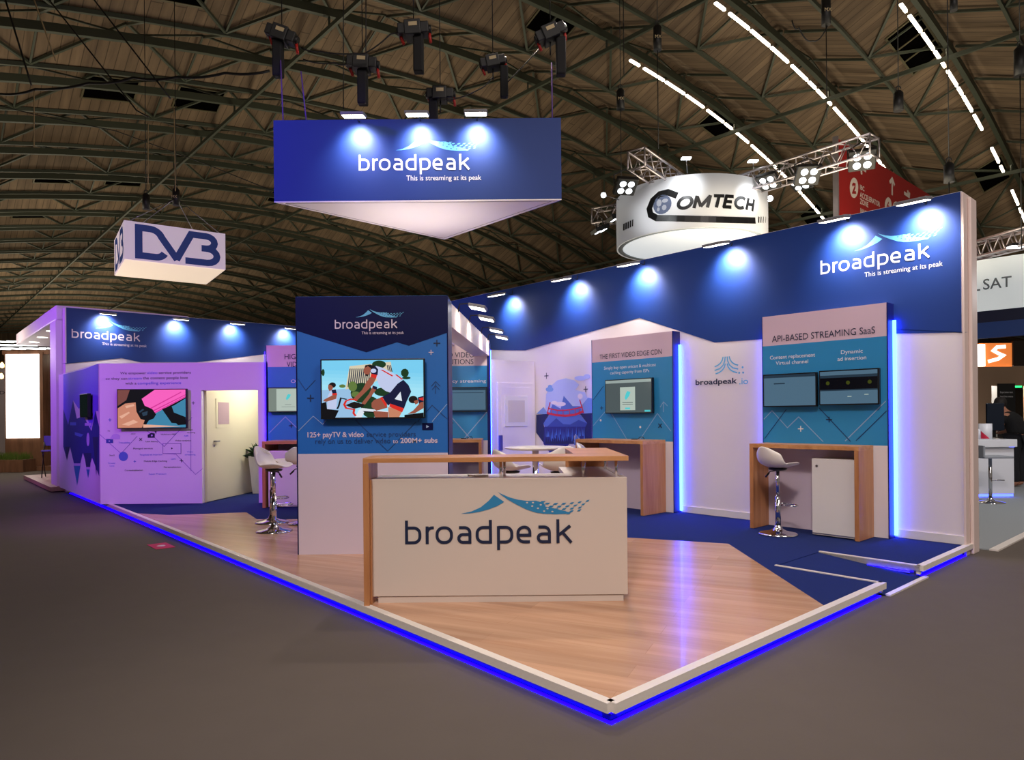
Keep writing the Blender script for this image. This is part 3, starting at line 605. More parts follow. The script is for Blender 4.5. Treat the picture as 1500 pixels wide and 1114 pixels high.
grey1 = E('grey page', (120, 132, 124)); greyd = E('grey ui', (78, 88, 90)); card = E('card', (176, 190, 180)); cyan = E('cyan mark', (80, 200, 205)); barw = E('bar', (150, 164, 160)); slate = E('slate', (76, 104, 124)); slated = E('slate dark', (36, 52, 66))
ui = [(greyd, R01), (barw, rect(0, 0, 1, .09)), (card, rect(.33, .22, .66, .93)), (cyan, [(.49, .34), (.56, .38), (.53, .5), (.46, .62), (.43, .56), (.46, .42)]), (cyan, rect(.44, .85, .55, .9)), (cyan, rect(.86, .93, .98, .98)), (greyd, rect(.38, .68, .61, .7)), (greyd, rect(.38, .74, .61, .755))]
ui2 = [(grey1, R01), (card, rect(.2, .03, .8, .97)), (cyan, [(.5, .25), (.57, .28), (.54, .4), (.47, .52), (.44, .46), (.47, .32)]), (greyd, rect(.42, .7, .58, .715)), (greyd, rect(.33, .8, .68, .812))]
tv(BP, 392, 568, 452, 604.5, 'screen with a pale card page, on the panel left of the tower', ui2)
tv(BP, 655, 567.5, 714, 604, 'dark blue grey screen on the panel right of the tower', [(slated, R01), (slate, rect(.03, .1, .97, .95)), (slated, rect(.08, .2, .92, .22))])
# beam from tower to the right hub panel, roof, lamps
p0 = V((tx1-.02, YT+.1, 0)); p1 = V((BP.px(714, 600)[0]+.04, YB+.05, 0)); d = (p1-p0).normalized(); n_ = V((d.y, -d.x, 0))
LB = (p1-p0).length; t = thing('light_beam', p0+UP*(tz-.24), 'pale beam carrying floodlights from the tower to the right hub panel', 'beam')
mb = MB(); mb.obox(p0, d, n_, UP, (.35, LB), (-.24, 0), (tz-.25, tz-.005)); mb.build('beam_body', M('beam pink white', (222, 204, 196), .5), t)
mb = MB(); mb.box((tx0+.05, tx1-.26), (YT+TD, YB-.01), (tz-.09, tz-.04)); struct(mb.build('ceiling_hub', wallw), 'white roof panel over the hub')
LEDW = []
# ---------------------------------------------------------------- panels on the right wall
PN = Pl(S(0, 5.33), -E1, -E2); PNf = PN.sh(.003)
def rpanel(x0, x1, yt0, yt1, yh, yb, label, headcol):
    a, b = PN.px(x0, 600)[0], PN.px(x1, 600)[0]; zt1 = (PN.px(x0, yt0)[1]+PN.px(x1, yt1)[1])/2; zh = (PN.px(x0, yh[0])[1]+PN.px(x1, yh[1])[1])/2; zb = PN.px(x1, yb)[1]
    t = thing('exhibit_board', PN.pt((a+b)/2, P, -.08), label, 'display panel')
    mb = MB(); mb.mat(headcol); pbox(mb, PN, (a, b), (zh, zt1), (-.165, 0)); mb.mat(teal); pbox(mb, PN, (a, b), (zb, zh), (-.165, 0)); mb.mat(wallw); pbox(mb, PN, (a, b), (P, zb), (-.165, 0)); mb.build('board', None, t)
    for q_ in ((b, b+.012), (a-.008, a)): mb = MB(); pbox(mb, PN, q_, (P, zt1), (-.165, .003)); mb.build('side_edge', M('panel side', (14, 24, 100), .4), t)
    # LED strip standing behind the right edge
    for q_ in ((b+.0125, b+.045), (a-.042, a-.0085)): mb = MB(); pbox(mb, RW, q_, (P+.02, zt1-.18), (.03, .045)); mb.build('light_strip', ledv, t)
    return t, a, b
hm = M('panel head lilac', (214, 186, 204), .5)
pm, a, b = rpanel(868, 985.5, 498.5, 485, (532.5, 521), 647.5, 'teal panel headed THE FIRST VIDEO EDGE CDN on the right wall', hm)
pa, a2, b2 = rpanel(1118, 1300, 464.5, 443.5, (507.8, 492.5), 653.5, 'widest teal panel, headed API-BASED STREAMING SaaS', hm)
tpx('THE FIRST VIDEO EDGE CDN', PNf, 878.5, 527.5, 969.5, 518, 6.8, ink, pm)
tpx('Simply buy open unicast & multicast', PNf, 885, 542.5, 961, 536, 4.3, inkw, pm); tpx('caching capacity from ISPs', PNf, 894, 549, 951, 545, 4.3, inkw, pm)
tpx('API-BASED STREAMING SaaS', PNf, 1131, 502, 1282, 488, 9, ink, pa)
tpx('Content replacement', PNf, 1128, 527, 1194, 522.5, 5.2, inkw, pa); tpx('Virtual channel', PNf, 1136.5, 535, 1184, 532, 5.2, inkw, pa); tpx('Dynamic', PNf, 1232, 519, 1264, 517, 5.6, inkw, pa); tpx('ad insertion', PNf, 1227, 529, 1269, 526.5, 5.6, inkw, pa)
def lg(pl, lines, extra, parent, w=.009): art('line_graphics', pl, [(m, q) for l, m in lines for q in strip([pl.px(*p) for p in l], w)]+extra, parent, off=.001, step=.0003)
lg(PNf, [([(869, 624), (891, 598), (919, 645)], inkg), ([(937, 645), (963, 606), (983, 632)], inkg), ([(869, 586), (884, 566)], inkd), ([(972, 604), (972, 590)], inkg), ([(967, 597), (972, 589), (978, 595)], inkg), ([(1119, 614.5), (1131, 602), (1153.5, 627), (1170, 611), (1206, 647.5)], inkg) if 0 else ([(972, 604), (972, 591)], inkg)],
   plus(PNf, 881.5, 598, .03, .01, ink)+plus(PNf, 967, 624, .04, .014, ink, 45)+[(inkw, ell(*PNf.px(880, 616), .018, .018, 10)), (inkw, ell(*PNf.px(938, 626), .018, .018, 10))], pm)
lg(PNf, [([(1119, 614.5), (1131, 602), (1153.5, 627), (1170, 611), (1206, 647.5)], inkg), ([(1238, 646.5), (1297.5, 588)], inkg), ([(1254, 646), (1299, 602)], inkd), ([(1120, 643), (1152, 600)], inkd), ([(1200, 598), (1246, 647)], inkd)],
   plus(PNf, 1214.5, 615, .033, .011, ink)+plus(PNf, 1173, 628.5, .033, .011, inkw), pa)
tv(PN, 886, 557.8, 955, 606.5, 'tilted screen with a card page on the VIDEO EDGE CDN panel', ui, yr=(552.5, 605.6))
tv(PN, 1117.5, 549.4, 1196, 597, 'left one of two screens on the API-BASED panel, pale plain page', [(slated, R01), (slate, rect(0, .09, 1, 1)), (slated, rect(.2, .26, .42, .3))], yr=(545, 595.5))
tv(PN, 1199.4, 543.6, 1287.4, 596, 'right one of two screens on the API-BASED panel, dark band across', [(slate, R01), (slated, rect(0, .12, 1, .2)), (dk, rect(0, .2, 1, .56)), (slated, rect(0, .56, 1, .6)), (E('olive', (60, 66, 20)), ell(.14, .36, .035, .06, 12)), (E('olive', (60, 66, 20)), ell(.5, .36, .035, .06, 12)), (E('olive', (60, 66, 20)), ell(.87, .36, .035, .06, 12)), (card, rect(.49, .77, .56, .79)), (card, rect(.78, .72, .85, .74))], yr=(539.2, 591))
hand = [(E('cloth navy', (26, 20, 30)), R01), (E('floor blue', (50, 120, 150)), zc([(640, 560), (1440, 250), (1440, 860), (560, 860)]))]
z9 = lambda ps: inr([((x-168)/570.0, (y-243)/325.0) for x, y in ps])
tile = E('ice blue', (60, 130, 165)); pink = E('pink', (246, 96, 190)); pinkd = E('pink dark', (214, 52, 150)); sk1 = E('hand skin', (200, 132, 108)); sk2 = E('hand skin light', (226, 170, 146)); strap = E('strap', (8, 10, 18)); strapl = E('strap light', (40, 60, 80))
hand = [(strap, R01), (E('brown', (120, 70, 66)), z9([(168, 243), (270, 243), (240, 330), (168, 380)])), (tile, z9([(390, 568), (470, 440), (640, 380), (738, 320), (738, 500), (600, 470), (690, 568)])), (tile, z9([(380, 568), (738, 545), (738, 568)])), (sk2, z9([(380, 540), (700, 560), (380, 568)])),
        (sk1, z9([(168, 400), (230, 360), (320, 350), (345, 450), (395, 500), (370, 568), (168, 568)])), (sk2, z9([(180, 470), (260, 430), (270, 440), (200, 490)])), (sk2, z9([(200, 540), (300, 500), (340, 520), (260, 550)])), (sk2, z9([(230, 380), (300, 365), (310, 380), (240, 400)])),
        (pink, z9([(370, 320), (480, 243), (738, 243), (738, 310), (470, 452), (440, 400), (395, 380)])), (pinkd, z9([(455, 425), (738, 285), (738, 292), (460, 433)])), (pinkd, z9([(465, 443), (738, 300), (738, 306), (470, 450)])), (pinkd, z9([(440, 400), (700, 262), (705, 268), (445, 408)])),
        (strap, z9([(318, 340), (365, 310), (390, 380), (460, 410), (490, 455), (470, 490), (420, 510), (360, 495), (325, 430)])), (strapl, z9([(345, 430), (380, 405), (390, 415), (355, 440)])), (strapl, z9([(370, 440), (420, 425), (415, 460), (380, 470)])), (strap, z9([(540, 410), (620, 380), (640, 440), (738, 480), (738, 540), (620, 530)]))]
tv(WP, 171, 570.5, 273, 628.5, 'screen showing a wrist strap and pink sleeve, on the violet lit wall', hand)
tv(MS, 116.5, 578, 128, 612, 'small black screen seen edge-on on the side mural', [(E('near black', (10, 22, 20)), R01)], lift=.03)
# ---------------------------------------------------------------- desks
def desk(O, ax, ay, L, dep, label, z=P, hgt=.985, cup=None):
    """O = front left foot, ax right, ay back"""
    t = thing('bar_desk', O+ax*L/2+ay*dep/2+UP*z, label, 'desk', 'wooden bar desks under the screens')
    th = .045
    mb = MB(); mb.obox(O, ax, ay, UP, (0, L), (0, dep), (z+hgt-th, z+hgt)); mb.build('desk_top', oak, t, bevel=.002)
    for a in ((0, th), (L-th, L)):
        mb = MB(); mb.obox(O, ax, ay, UP, a, (0, dep), (z, z+hgt-th)); mb.build('side_panel', oakv, t, bevel=.002)
    mb = MB(); mb.obox(O, ax, ay, UP, (th, L-th), (dep-.03, dep-.005), (z, z+hgt-th)); mb.build('back_panel', M('lilac laminate', (206, 190, 206), .5), t)
    if cup:
        mb = MB(); mb.obox(O, ax, ay, UP, cup, (.06, dep-.04), (z+.01, z+hgt-th-.1)); c = mb.build('cupboard', white, t)
        mb = MB(); mb.obox(O, ax, ay, UP, (cup[0]+.005, cup[1]-.005), (.042, .06), (z+.03, z+hgt-th-.105)); mb.build('cupboard_door', white, c, bevel=.003)
        mb = MB(); q = O+ax*(cup[0]+.06)+UP*(z+hgt-th-.18); mb.cyl(q+ay*.036, q+ay*.05, .013, 10); mb.build('lock', steel, c)
    return t
DP = Pl(S(0, 4.93), -E1, -E2); a = DP.px(1098, 700)[0]; b = DP.px(1285, 700)[0]; b = DP.px(1258, 700)[0]
c0 = DP.px(1186, 700)[0]
desk(DP.pt(a, 0), -E1, E2, b-a, .39, 'beech bar desk with a white cupboard under the API-BASED panel', cup=(c0-a, b-a-.05))
DM = Pl(S(0, 4.82), -E1, -E2); a = DM.px(843, 660)[0]; b = DM.px(942, 700)[0]
desk(DM.pt(a, 0), -E1, E2, b-a, .5, 'beech bar desk under the VIDEO EDGE CDN panel')
a = BP.sh(.62).px(384, 700)[0]; desk(V((a, YB-.62, 0)), V((1, 0, 0)), V((0, 1, 0)), 1.5, .6, 'beech bar desk with a white front, left of the tower', cup=(.07, 1.2))
b = BP.sh(.62).px(706, 700)[0]; desk(V((b-1.4, YB-.62, 0)), V((1, 0, 0)), V((0, 1, 0)), 1.4, .6, 'beech bar desk half hidden behind the tower on its right')
# ---------------------------------------------------------------- reception counter
YC = 4.93; CP = Pl(V((0, YC, 0)), V((1, 0, 0)), V((0, -1, 0))); CPf = CP.sh(.001)
cx0, cx1 = CP.px(545, 790)[0], CP.px(919, 790)[0]; ct = CP.px(732, 701)[1]; cb = CP.px(732, 873)[1]
t = thing('reception_counter', V(((cx0+cx1)/2, YC+.3, P)), 'white reception counter with beech shelf and large blue logo', 'counter')
mb = MB(); mb.box((cx0, cx1), (YC, YC+.04), (cb, ct)); mb.box((cx1-.04, cx1), (YC+.04, 5.98), (cb, ct)); mb.build('front_panel', M('counter white', (206, 192, 182), .5), t, bevel=.003)
mb = MB(); mb.box((cx0+.04, cx1-.03), (YC+.008, YC+.07), (P, cb-.004)); mb.box((cx1-.08, cx1-.04), (YC+.04, 5.9), (P, cb)); mb.build('plinth', M('counter white'), t)
mb = MB(); mb.box((cx0, cx1-.04), (YC+.04, YC+.42), (ct-.04, ct-.004)); mb.box((cx1-.42, cx1-.04), (YC+.42, 5.98), (ct-.04, ct-.004)); mb.build('worktop', white, t)
wt = P+1.05; wx0 = cx0-.045
mb = MB(); mb.box((wx0, cx1+.0), (YC-.08, YC+.25), (wt-.035, wt)); mb.box((cx1-.36, cx1), (YC+.25, 6.0), (wt-.035, wt)); mb.build('shelf_top', oak, t, bevel=.002)
mb = MB(); mb.box((wx0, wx0+.04), (YC-.08, YC+.25), (P, wt-.035)); mb.box((wx0+.0, cx0+.005), (YC-.04, YC+.2), (P+.0, ct)); mb.build('side_panel', oakv, t, bevel=.002)
mb = MB(); mb.box((cx1-.36, cx1), (5.94, 5.98), (ct, wt-.035)); mb.build('end_panel', oakv, t)
for x, y in ((cx0+.93, YC+.03), (cx0+.955, YC+.2), (cx0+1.53, YC+.07), (cx0+1.56, YC+.3), (cx1-.07, YC+.04), (cx1-.05, 5.7)):
    mb = MB(); mb.cyl(V((x, y, ct-.004)), V((x, y, wt-.035)), .011, 12); mb.build('post', chrome, t)
logo(CPf, 593.5, 797.5, 838, 796, t, ink, inks, M('counter white'))
# cards on the worktop
for i, (x, y, lab) in enumerate(((cx0+.78, YC+.2, 'small white card lying on the counter worktop, nearer the shelf post'), (cx0+.73, YC+.24, 'small white card on the counter worktop, left of the other card'))):
    mb = MB(); mb.obox(V((x, y, ct-.004)), V((.9, .3, 0)), V((-.3, .9, 0)), UP, (-.05, .05), (-.03, .03), (0, .012)); tag(mb.build('card_stack', white), lab, 'card')
# ---------------------------------------------------------------- bar stools
def make_stool():
    t = thing('bar_stool', V((0, 0, 0)), 'x', 'bar stool', 'white shell bar stools')
    mb = MB(); mb.lathe(V((0, 0, 0)), [(0, 0), (.205, 0), (.21, .006), (.19, .018), (.1, .035), (.05, .06), (.035, .09), (.03, .1)], 32); mb.build('base', chrome, t)
    mb = MB(); mb.cyl(V((0, 0, .09)), V((0, 0, .42)), .029, 16); mb.cyl(V((0, 0, .42)), V((0, 0, .72)), .019, 16); mb.build('column', chrome, t)
    mb = MB(); mb.tube([V((.03, .0, .32))]+[V((.05+.1*math.sin(a)*1.0+.06, .14*math.cos(a+math.pi), .32)) for a in [i*math.pi/10 for i in range(11)]]+[V((.03, 0, .32))], .009, 8); mb.build('footrest', chrome, t)
    mb = MB(); mb.tube([V((0, .03, .7)), V((0, .12, .685)), V((0, .17, .64))], .006, 6); mb.cyl(V((0, .14, .665)), V((0, .19, .62)), .011, 8); mb.build('lever', black, t)
    mb = MB(); mb.lathe(V((0, 0, .70)), [(.02, 0), (.09, .012), (.1, .03)], 16); mb.build('mounting_plate', black, t)
    # shell: profile front(+x) -> seat -> back(-x)
    prof = [(.175, .755), (.165, .763), (.11, .752), (.03, .742), (-.06, .742), (-.115, .757), (-.155, .79), (-.18, .84), (-.195, .90), (-.205, .955), (-.208, .975)]
    hw = [.12, .16, .19, .2, .205, .21, .21, .205, .19, .15, .10]; nu = 12
    mb = MB(); b = 0
    for i, (x, z) in enumerate(prof):
        for j in range(nu+1):
            s_ = -1+2*j/nu; bend = abs(s_)**2.6
            up = .06 if i < 5 else .03
            px_ = x+(bend*.075 if i >= 5 else 0); pz = z+bend*(up*(1 if i < 6 else .2))*(0.4 if i < 2 else 1)
            if i >= 9: pz = z-bend*.05
            mb.v.append(V((px_, s_*hw[i], pz)))
    for i in range(len(prof)-1):
        for j in range(nu): a = i*(nu+1)+j; mb.face([a, a+1, a+nu+2, a+nu+1], True)
    o = mb.build('seat_shell', shellw, t); m_ = o.modifiers.new('thick', 'SOLIDIFY'); m_.thickness = .014; m_.offset = 0
    sb = o.modifiers.new('sub', 'SUBSURF'); sb.levels = 1; sb.render_levels = 1
    return t
proto = make_stool(); first = [True]
def stool(p, rz, lab):
    global proto
    if first[0]: first[0] = False; proto.location = p; proto.rotation_euler = (0, 0, rz); proto['label'] = lab; return proto
    return dup(proto, p, rz, lab)
ro = lambda deg: math.radians(deg)
sp = onz(1140, 783, P); stool(sp, ro(20), 'white shell bar stool at the desk with the white cupboard')
sp = onz(402, 779, P); stool(sp, ro(-8), 'nearer of the two white bar stools beside the left edge of the tower')
sp = onz(393, 766, P)+V((.05, 0, 0)); stool(sp, ro(-8), 'farther white bar stool, mostly hidden by the one beside the tower edge')
stool(V((-2.35, 8.0, P)) if 0 else V((-2.62, 8.62, P)), ro(80), 'bar stool behind the tower with only its chrome base edge showing')
stool(at(748, 600, 7.5).xy.to_3d()+UP*P, ro(32), 'white bar stool left of the round white table')
stool(at(820, 600, 6.75).xy.to_3d()+UP*(P), ro(105), 'white bar stool seen from behind, right of the round white table').scale = (1, 1, 1.07)
s6 = S(3.9, 4.3, P); stool(s6, ro(-14), 'white bar stool at the desk under the VIDEO EDGE CDN panel, behind the counter end')
s7 = stool(V((-.66, 5.95, P-.0)), ro(85), 'white stool directly behind the reception counter, only its rim showing'); s7.scale = (1, 1, .82)
# round table
tp = at(784, 600, 7.9).xy.to_3d()+UP*P; zt_ = at(784, 655, 7.9).z
t = thing('round_table', tp, 'round white bar table on a chrome column behind the counter', 'table')
mb = MB(); mb.lathe(tp, [(0, zt_-P-.03), (.3, zt_-P-.03), (.35, zt_-P-.015), (.36, zt_-P-.004), (.355, zt_-P), (0, zt_-P)], 40); mb.build('tabletop', shellw, t)
mb = MB(); mb.cyl(tp+UP*.02, tp+UP*(zt_-P-.03), .038, 18); mb.build('column', chrome, t)
mb = MB(); mb.lathe(tp, [(0, 0), (.25, 0), (.25, .01), (.08, .03), (.04, .05)], 30); mb.build('base', chrome, t)
# small things on the desks
def knick(p, lab, k=1):
    t = thing('desk_clutter', p, lab, 'stationery'); mb = MB()
    mb.box((p.x-.06*k, p.x+.02*k), (p.y-.03, p.y+.03), (p.z, p.z+.012)); mb.build('tablet', black, t)
    mb = MB(); mb.tube([p+V((.03, 0, .004)), p+V((.06, .02, .03)), p+V((.1, 0, .035)), p+V((.12, -.02, .004))], .005, 5); mb.build('cable', black, t)
knick(V((-.72, YB-.3, P+.985)), 'small dark device with a cable on the desk right of the tower')
knick(V((-3.2, YB-.3, P+.985)), 'small dark device with a cable on the desk left of the tower')
knick(S(3.9, 5.2, P+.985), 'small dark device on the desk under the VIDEO EDGE CDN panel')
mb = MB(); mb.box((-3.55, -3.1), (YB-.55, YB-.35), (P+.985-.1, P+.985-.085)); 
# ---------------------------------------------------------------- floodlights
def flood(root, out, pos, lab, energy=60, grp='floodlights on the stand fascias', aim=None, arm=.38, up=.06, wdt=.26):
    """root: point on the wall top; out: unit vector away from the wall"""
    side = out.cross(UP).normalized(); t = thing('floodlight', root, lab, 'floodlight', grp)
    hd = root+out*arm+UP*up
    mb = MB(); mb.tube([root+out*.0-UP*.02, root+out*.02+UP*(up+.05), root+out*arm*.6+UP*(up+.055), hd+UP*.03], .008, 6); mb.build('arm', blackm, t)
    nrm = (-out*.2-UP).normalized(); ay = side.cross(nrm).normalized()
    mb = MB(); mb.obox(hd, side, ay, nrm, (-wdt/2-.015, wdt/2+.015), (-.095, .095), (-.03, .004)); mb.build('housing', M('grey housing', (120, 120, 124), .5), t, bevel=.006)
    mb = MB(); mb.obox(hd, side, ay, nrm, (-wdt/2, wdt/2), (-.08, .08), (.004, .009)); mb.build('lens', lens, t)
    ld = bpy.data.lights.new('lamp', 'SPOT'); ld.energy = energy; ld.spot_size = math.radians(120); ld.spot_blend = 1; ld.shadow_soft_size = .07; ld.color = (1, .97, .93)
    lo = bpy.data.objects.new('lamp_glow', ld); C.objects.link(lo); lo.parent = t; lo.location = out*.19+UP*(up-.03)
    dr = (-out*1.0-UP*1.0).normalized(); lo.rotation_euler = dr.to_track_quat('-Z', 'Y').to_euler()
    return t
RL = RW.sh(.38)
orders = ['sixth', 'fifth', 'fourth', 'third', 'second']
names = ['farthest floodlight on the right wall, next to the tower beam', 'second floodlight from the far end of the right wall', 'floodlight on the right wall just left of the round white sign', 'floodlight on the right wall just below the round white sign', 'floodlight on the right wall above THE API-BASED panel, beside the red sign pole', 'nearest floodlight on the right wall, above the big logo']
for (x, y), lab in zip(((727, 432), (822, 409), (920, 387), (1049, 358), (1222, 321), (1338, 295)), names):
    u, v = RL.px(x, y); flood(RW.pt(u, ztop-.01), RW.n, None, lab, 100, up=v-ztop+.0)
BL = BW.sh(.38)
for (x, y), lab in zip(((158, 459.5), (265, 467.5), (348, 474), (427, 481)), ('leftmost floodlight on the back wall, above the logo', 'second floodlight from the left on the back wall', 'third floodlight from the left on the back wall', 'floodlight on the back wall beside the tower top')):
    u, v = BL.px(x, y); flood(BW.pt(u, ztop-.01), BW.n, None, lab, 100, up=v-ztop+.0)
for f_, lab in ((.2, 'nearest floodlight on the beam behind the tower'), (.42, 'second floodlight on the beam behind the tower'), (.72, 'third floodlight on the beam behind the tower'), (.93, 'farthest floodlight on the beam behind the tower')):
    flood(p0+d*LB*f_+UP*(tz-.01), n_, None, lab, 9, up=.02, arm=.22, wdt=.2)
# ---------------------------------------------------------------- hanging banner (triangular)
HB = 8.26; HPp = Pl(V((0, HB, 0)), V((1, 0, 0)), V((0, -1, 0)))
(bx0, bt0), (bx1, bt1) = HPp.px(400.5, 178), HPp.px(821.5, 171); bb0 = HPp.px(401, 297)[1]; bb1 = HPp.px(822.5, 290)[1]; bt = (bt0+bt1)/2; bb = (bb0+bb1)/2
apx = at(651, 350, 1); k = (bb-EYE)/(apx.z-EYE); apex = CAM+(apx-CAM)*k
t = thing('hanging_banner', V(((bx0+bx1)/2, HB+.8, bb)), 'large blue triangular banner hanging above the stand', 'banner')
mb = MB(); mb.box((bx0, bx1), (HB, HB+.06), (bb, bt)); mb.build('front_board', blue, t)
mb = MB(); ax = V((apex.x, apex.y, 0))
for q in (V((bx0, HB+.06, 0)), V((bx1, HB+.06, 0))):
    d_ = (ax-q).normalized(); mb.obox(q, d_, V((-d_.y, d_.x, 0)) if q.x < ax.x else V((d_.y, -d_.x, 0)), UP, (0, (ax-q).length), (-.05, 0), (bb, bt))
mb.build('side_board', blue, t)
mb = MB(); tri = [V((bx0, HB, bb-.0)), V((bx1, HB, bb)), V((apex.x, apex.y, bb))]; cen = (tri[0]+tri[1]+tri[2])/3
lo_ = [p-UP*.012 for p in tri]; mb.poly(lo_[::-1]); mb.poly([p-UP*.002 for p in tri])
for i in range(3): j = (i+1) % 3; mb.poly([lo_[i], lo_[j], tri[j], tri[i]])
mb.build('underside', M('banner white', (236, 226, 224), .6), t)
inn = [cen+(p-cen)*.93-UP*.013 for p in tri]; mb = MB()
for i in range(3): mb.beam(inn[i], inn[(i+1) % 3], .008, .003)
mb.build('underside_seam', M('seam', (150, 140, 140), .6), t)
HPf = HPp.sh(.001); logo(HPf, 525.5, 250, 688, 249, t, inkw, inkc, blue, 'This is streaming at its peak')
for x, y, lab in ((518, 170, 'left floodlight on the hanging banner'), (611, 168, 'middle floodlight on the hanging banner'), (697, 166.5, 'right floodlight on the hanging banner')):
    u, v = HPp.sh(.3).px(x, y); flood(V((u, HB, bt)), V((0, -1, 0)), None, lab, 62, 'floodlights on the hanging banner', up=v-bt, arm=.3, wdt=.24)
# ---------------------------------------------------------------- DVB box
d0 = 17.0; nb = at(182, 379.4, d0); zt_b = nb.z; zt_t = at(176.5, 322.5, d0).z; fa = at(330.4, 395.4, 1); k = (zt_b-EYE)/(fa.z-EYE); fa = CAM+(fa-CAM)*k; fl_ = at(151, 402, 1); k = (zt_b-EYE)/(fl_.z-EYE); fl_ = CAM+(fl_-CAM)*k
ux = (fa-nb); ux.z = 0; LxD = ux.length; ux.normalize(); uy = (fl_-nb); uy.z = 0; LyD = uy.length; uy = V((-ux.y, ux.x, 0)); nb0 = V((nb.x, nb.y, 0))
t = thing('hanging_sign_box', nb0+ux*LxD/2+uy*LyD/2+UP*zt_b, 'white box sign with blue DVB letters hanging at left', 'hanging sign')
mb = MB(); mb.obox(nb0, ux, uy, UP, (0, LxD), (0, LyD), (zt_b, zt_t)); mb.build('box', M('sign fabric', (232, 218, 236), .6, em=(232, 214, 236), es=.28), t)
mb = MB(); mb.obox(nb0, ux, uy, UP, (.02, LxD-.02), (.02, LyD-.02), (zt_b-.012, zt_b-.002)); mb.build('glowing_base', M('sign base', (240, 226, 206), .6, em=(250, 226, 200), es=.75), t)
dvbs = [[(.135, .95), (.135, .11), (.30, .11)]+arc(.30, .33, .09, .22, -90, -25, 5),
        [(.10, .88), (.23, .88)]+arc(.24, .58, .12, .30, 85, 20, 6)+[(.505, .10)], [(.495, .10), (.645, .88), (.80, .88)]+arc(.80, .70, .085, .18, 90, -90, 8)+[(.75, .52)],
        [(.77, .52), (.81, .52)]+arc(.81, .315, .10, .205, 90, -90, 8)+[(.585, .11)]]
def dvb(pl, L, H, z, m, parent, name):
    out = []
    for s_ in dvbs: out += [(m, q) for q in strip([(L*x, z+H*(.03+.94*y)) for x, y in s_], .175*H)]
    art(name, pl, out, parent, off=.004, step=0)
dm = M('sign blue', (12, 62, 158), .5)
dvb(Pl(nb0, ux, -uy), LxD, zt_t-zt_b, zt_b, dm, t, 'lettering')
dvb(Pl(nb0+uy*LyD, -uy, -ux), LyD, zt_t-zt_b, zt_b, dm, t, 'side_lettering')
mb = MB(); hz = at(258, 290, d0+1); 
for c_ in (nb0+ux*.1+uy*.1, nb0+ux*(LxD-.1)+uy*.1, nb0+ux*.1+uy*(LyD-.1), nb0+ux*(LxD-.1)+uy*(LyD-.1)): mb.tube([c_+UP*zt_t, hz], .012, 5)
mb.build('suspension_wire', steel, t)
# ---------------------------------------------------------------- round hanging sign
DC = 18.0; cz0 = EYE+.2423*DC; cz1 = EYE+.3125*DC; Rc = .1065*DC; cc = at(1013.5, 600, DC); cc.z = 0
t = thing('round_hanging_sign', cc+UP*cz0, 'large round white drum sign reading COMTECH above the right wall', 'hanging sign')
fab = M('drum fabric', (232, 234, 238), .7, em=(225, 232, 240), es=.12)
mb = MB(); mb.lathe(cc, [(Rc, cz0), (Rc+.005, (cz0+cz1)/2), (Rc, cz1), (Rc-.04, cz1), (Rc-.04, cz0), (Rc, cz0)], 64); mb.build('drum', fab, t)
mb = MB(); mb.lathe(cc, [(0, cz0+.03), (Rc-.16, cz0+.03)], 64); mb.build('underside_disc', M('drum base glow', (240, 244, 248), .7, em=(232, 240, 248), es=.55), t)
mb = MB(); mb.lathe(cc, [(Rc-.16, cz0+.005), (Rc-.03, cz0+.005), (Rc-.03, cz0+.04), (Rc-.16, cz0+.04)], 64); mb.build('rim', M('rim grey', (176, 186, 198), .6), t)
A_c = math.atan2(-cc.y, -cc.x)
def warpf(R_): 
    def w(a, b): th = A_c+a/R_; return cc+V((math.cos(th)*R_, math.sin(th)*R_, b))
    return w
wf_ = warpf(Rc+.012); HH = cz1-cz0
def cpx(x, y):
    """pixel -> (arc length, height) on the drum front"""
    r = ray(x, y); a = r.x*r.x+r.y*r.y; b = -2*(r.x*cc.x+r.y*cc.y); c_ = cc.x**2+cc.y**2-Rc*Rc; di_ = b*b-4*a*c_
    tt = (-b-math.sqrt(max(0, di_)))/(2*a); p = CAM+r*tt; th = math.atan2(p.y-cc.y, p.x-cc.x)-A_c
    th = (th+math.pi) % (2*math.pi)-math.pi
    return th*Rc, p.z
q0 = cpx(990, 308); q1 = cpx(1104, 314); hc = cpx(1000, 290)[1]-cpx(1000, 308)[1]
COM = {'O': [ell(.42, .5, .36, .43, 22)], 'M': [[(.07, 0), (.07, .98)], [(.07, .93), (.43, .1)], [(.41, .1), (.8, .93)], [(.8, .98), (.8, 0)]], 'T': [[(.3, 0), (.3, 1)], [(0, .93), (.6, .93)]],
       'E': [[(.07, 0), (.07, 1)], [(0, .93), (.52, .93)], [(0, .5), (.48, .5)], [(0, .07), (.52, .07)]], 'C': [arc(.42, .5, .36, .43, 45, 315, 14)], 'H': [[(.07, 0), (.07, 1)], [(.55, 0), (.55, 1)], [(.07, .5), (.55, .5)]]}
mb = MB(); hc *= 1.02; sxx = (q1[0]-q0[0])/5.15; xx = 0; hx0 = hc
for c_, adv in (('O', .92), ('M', 1.0), ('T', .66), ('E', .66), ('C', .84), ('H', .7)):
    for st_ in COM[c_]:
        pts_ = [(q0[0]+sxx*(xx+x)*1.08+y*hc*.26, q0[1]+y*hc) for x, y in st_]
        for q in strip(pts_, .078, c_ == 'O'): mb.poly([wf_(a, b) for a, b in q])
    xx += adv
mb.build('lettering', black, t)
cs = [cpx(x, y) for x, y in ((992, 287), (978, 282), (966, 285), (956, 294), (951, 306), (953, 315), (962, 320), (980, 320))]+[cpx(980+i*11.5, 320+i*.33) for i in range(1, 12)]
mb = MB()
for q in strip(cs, .15): mb.poly([wf_(a, b) for a, b in q])
mb.build('letter_c', black, t); mb = MB()
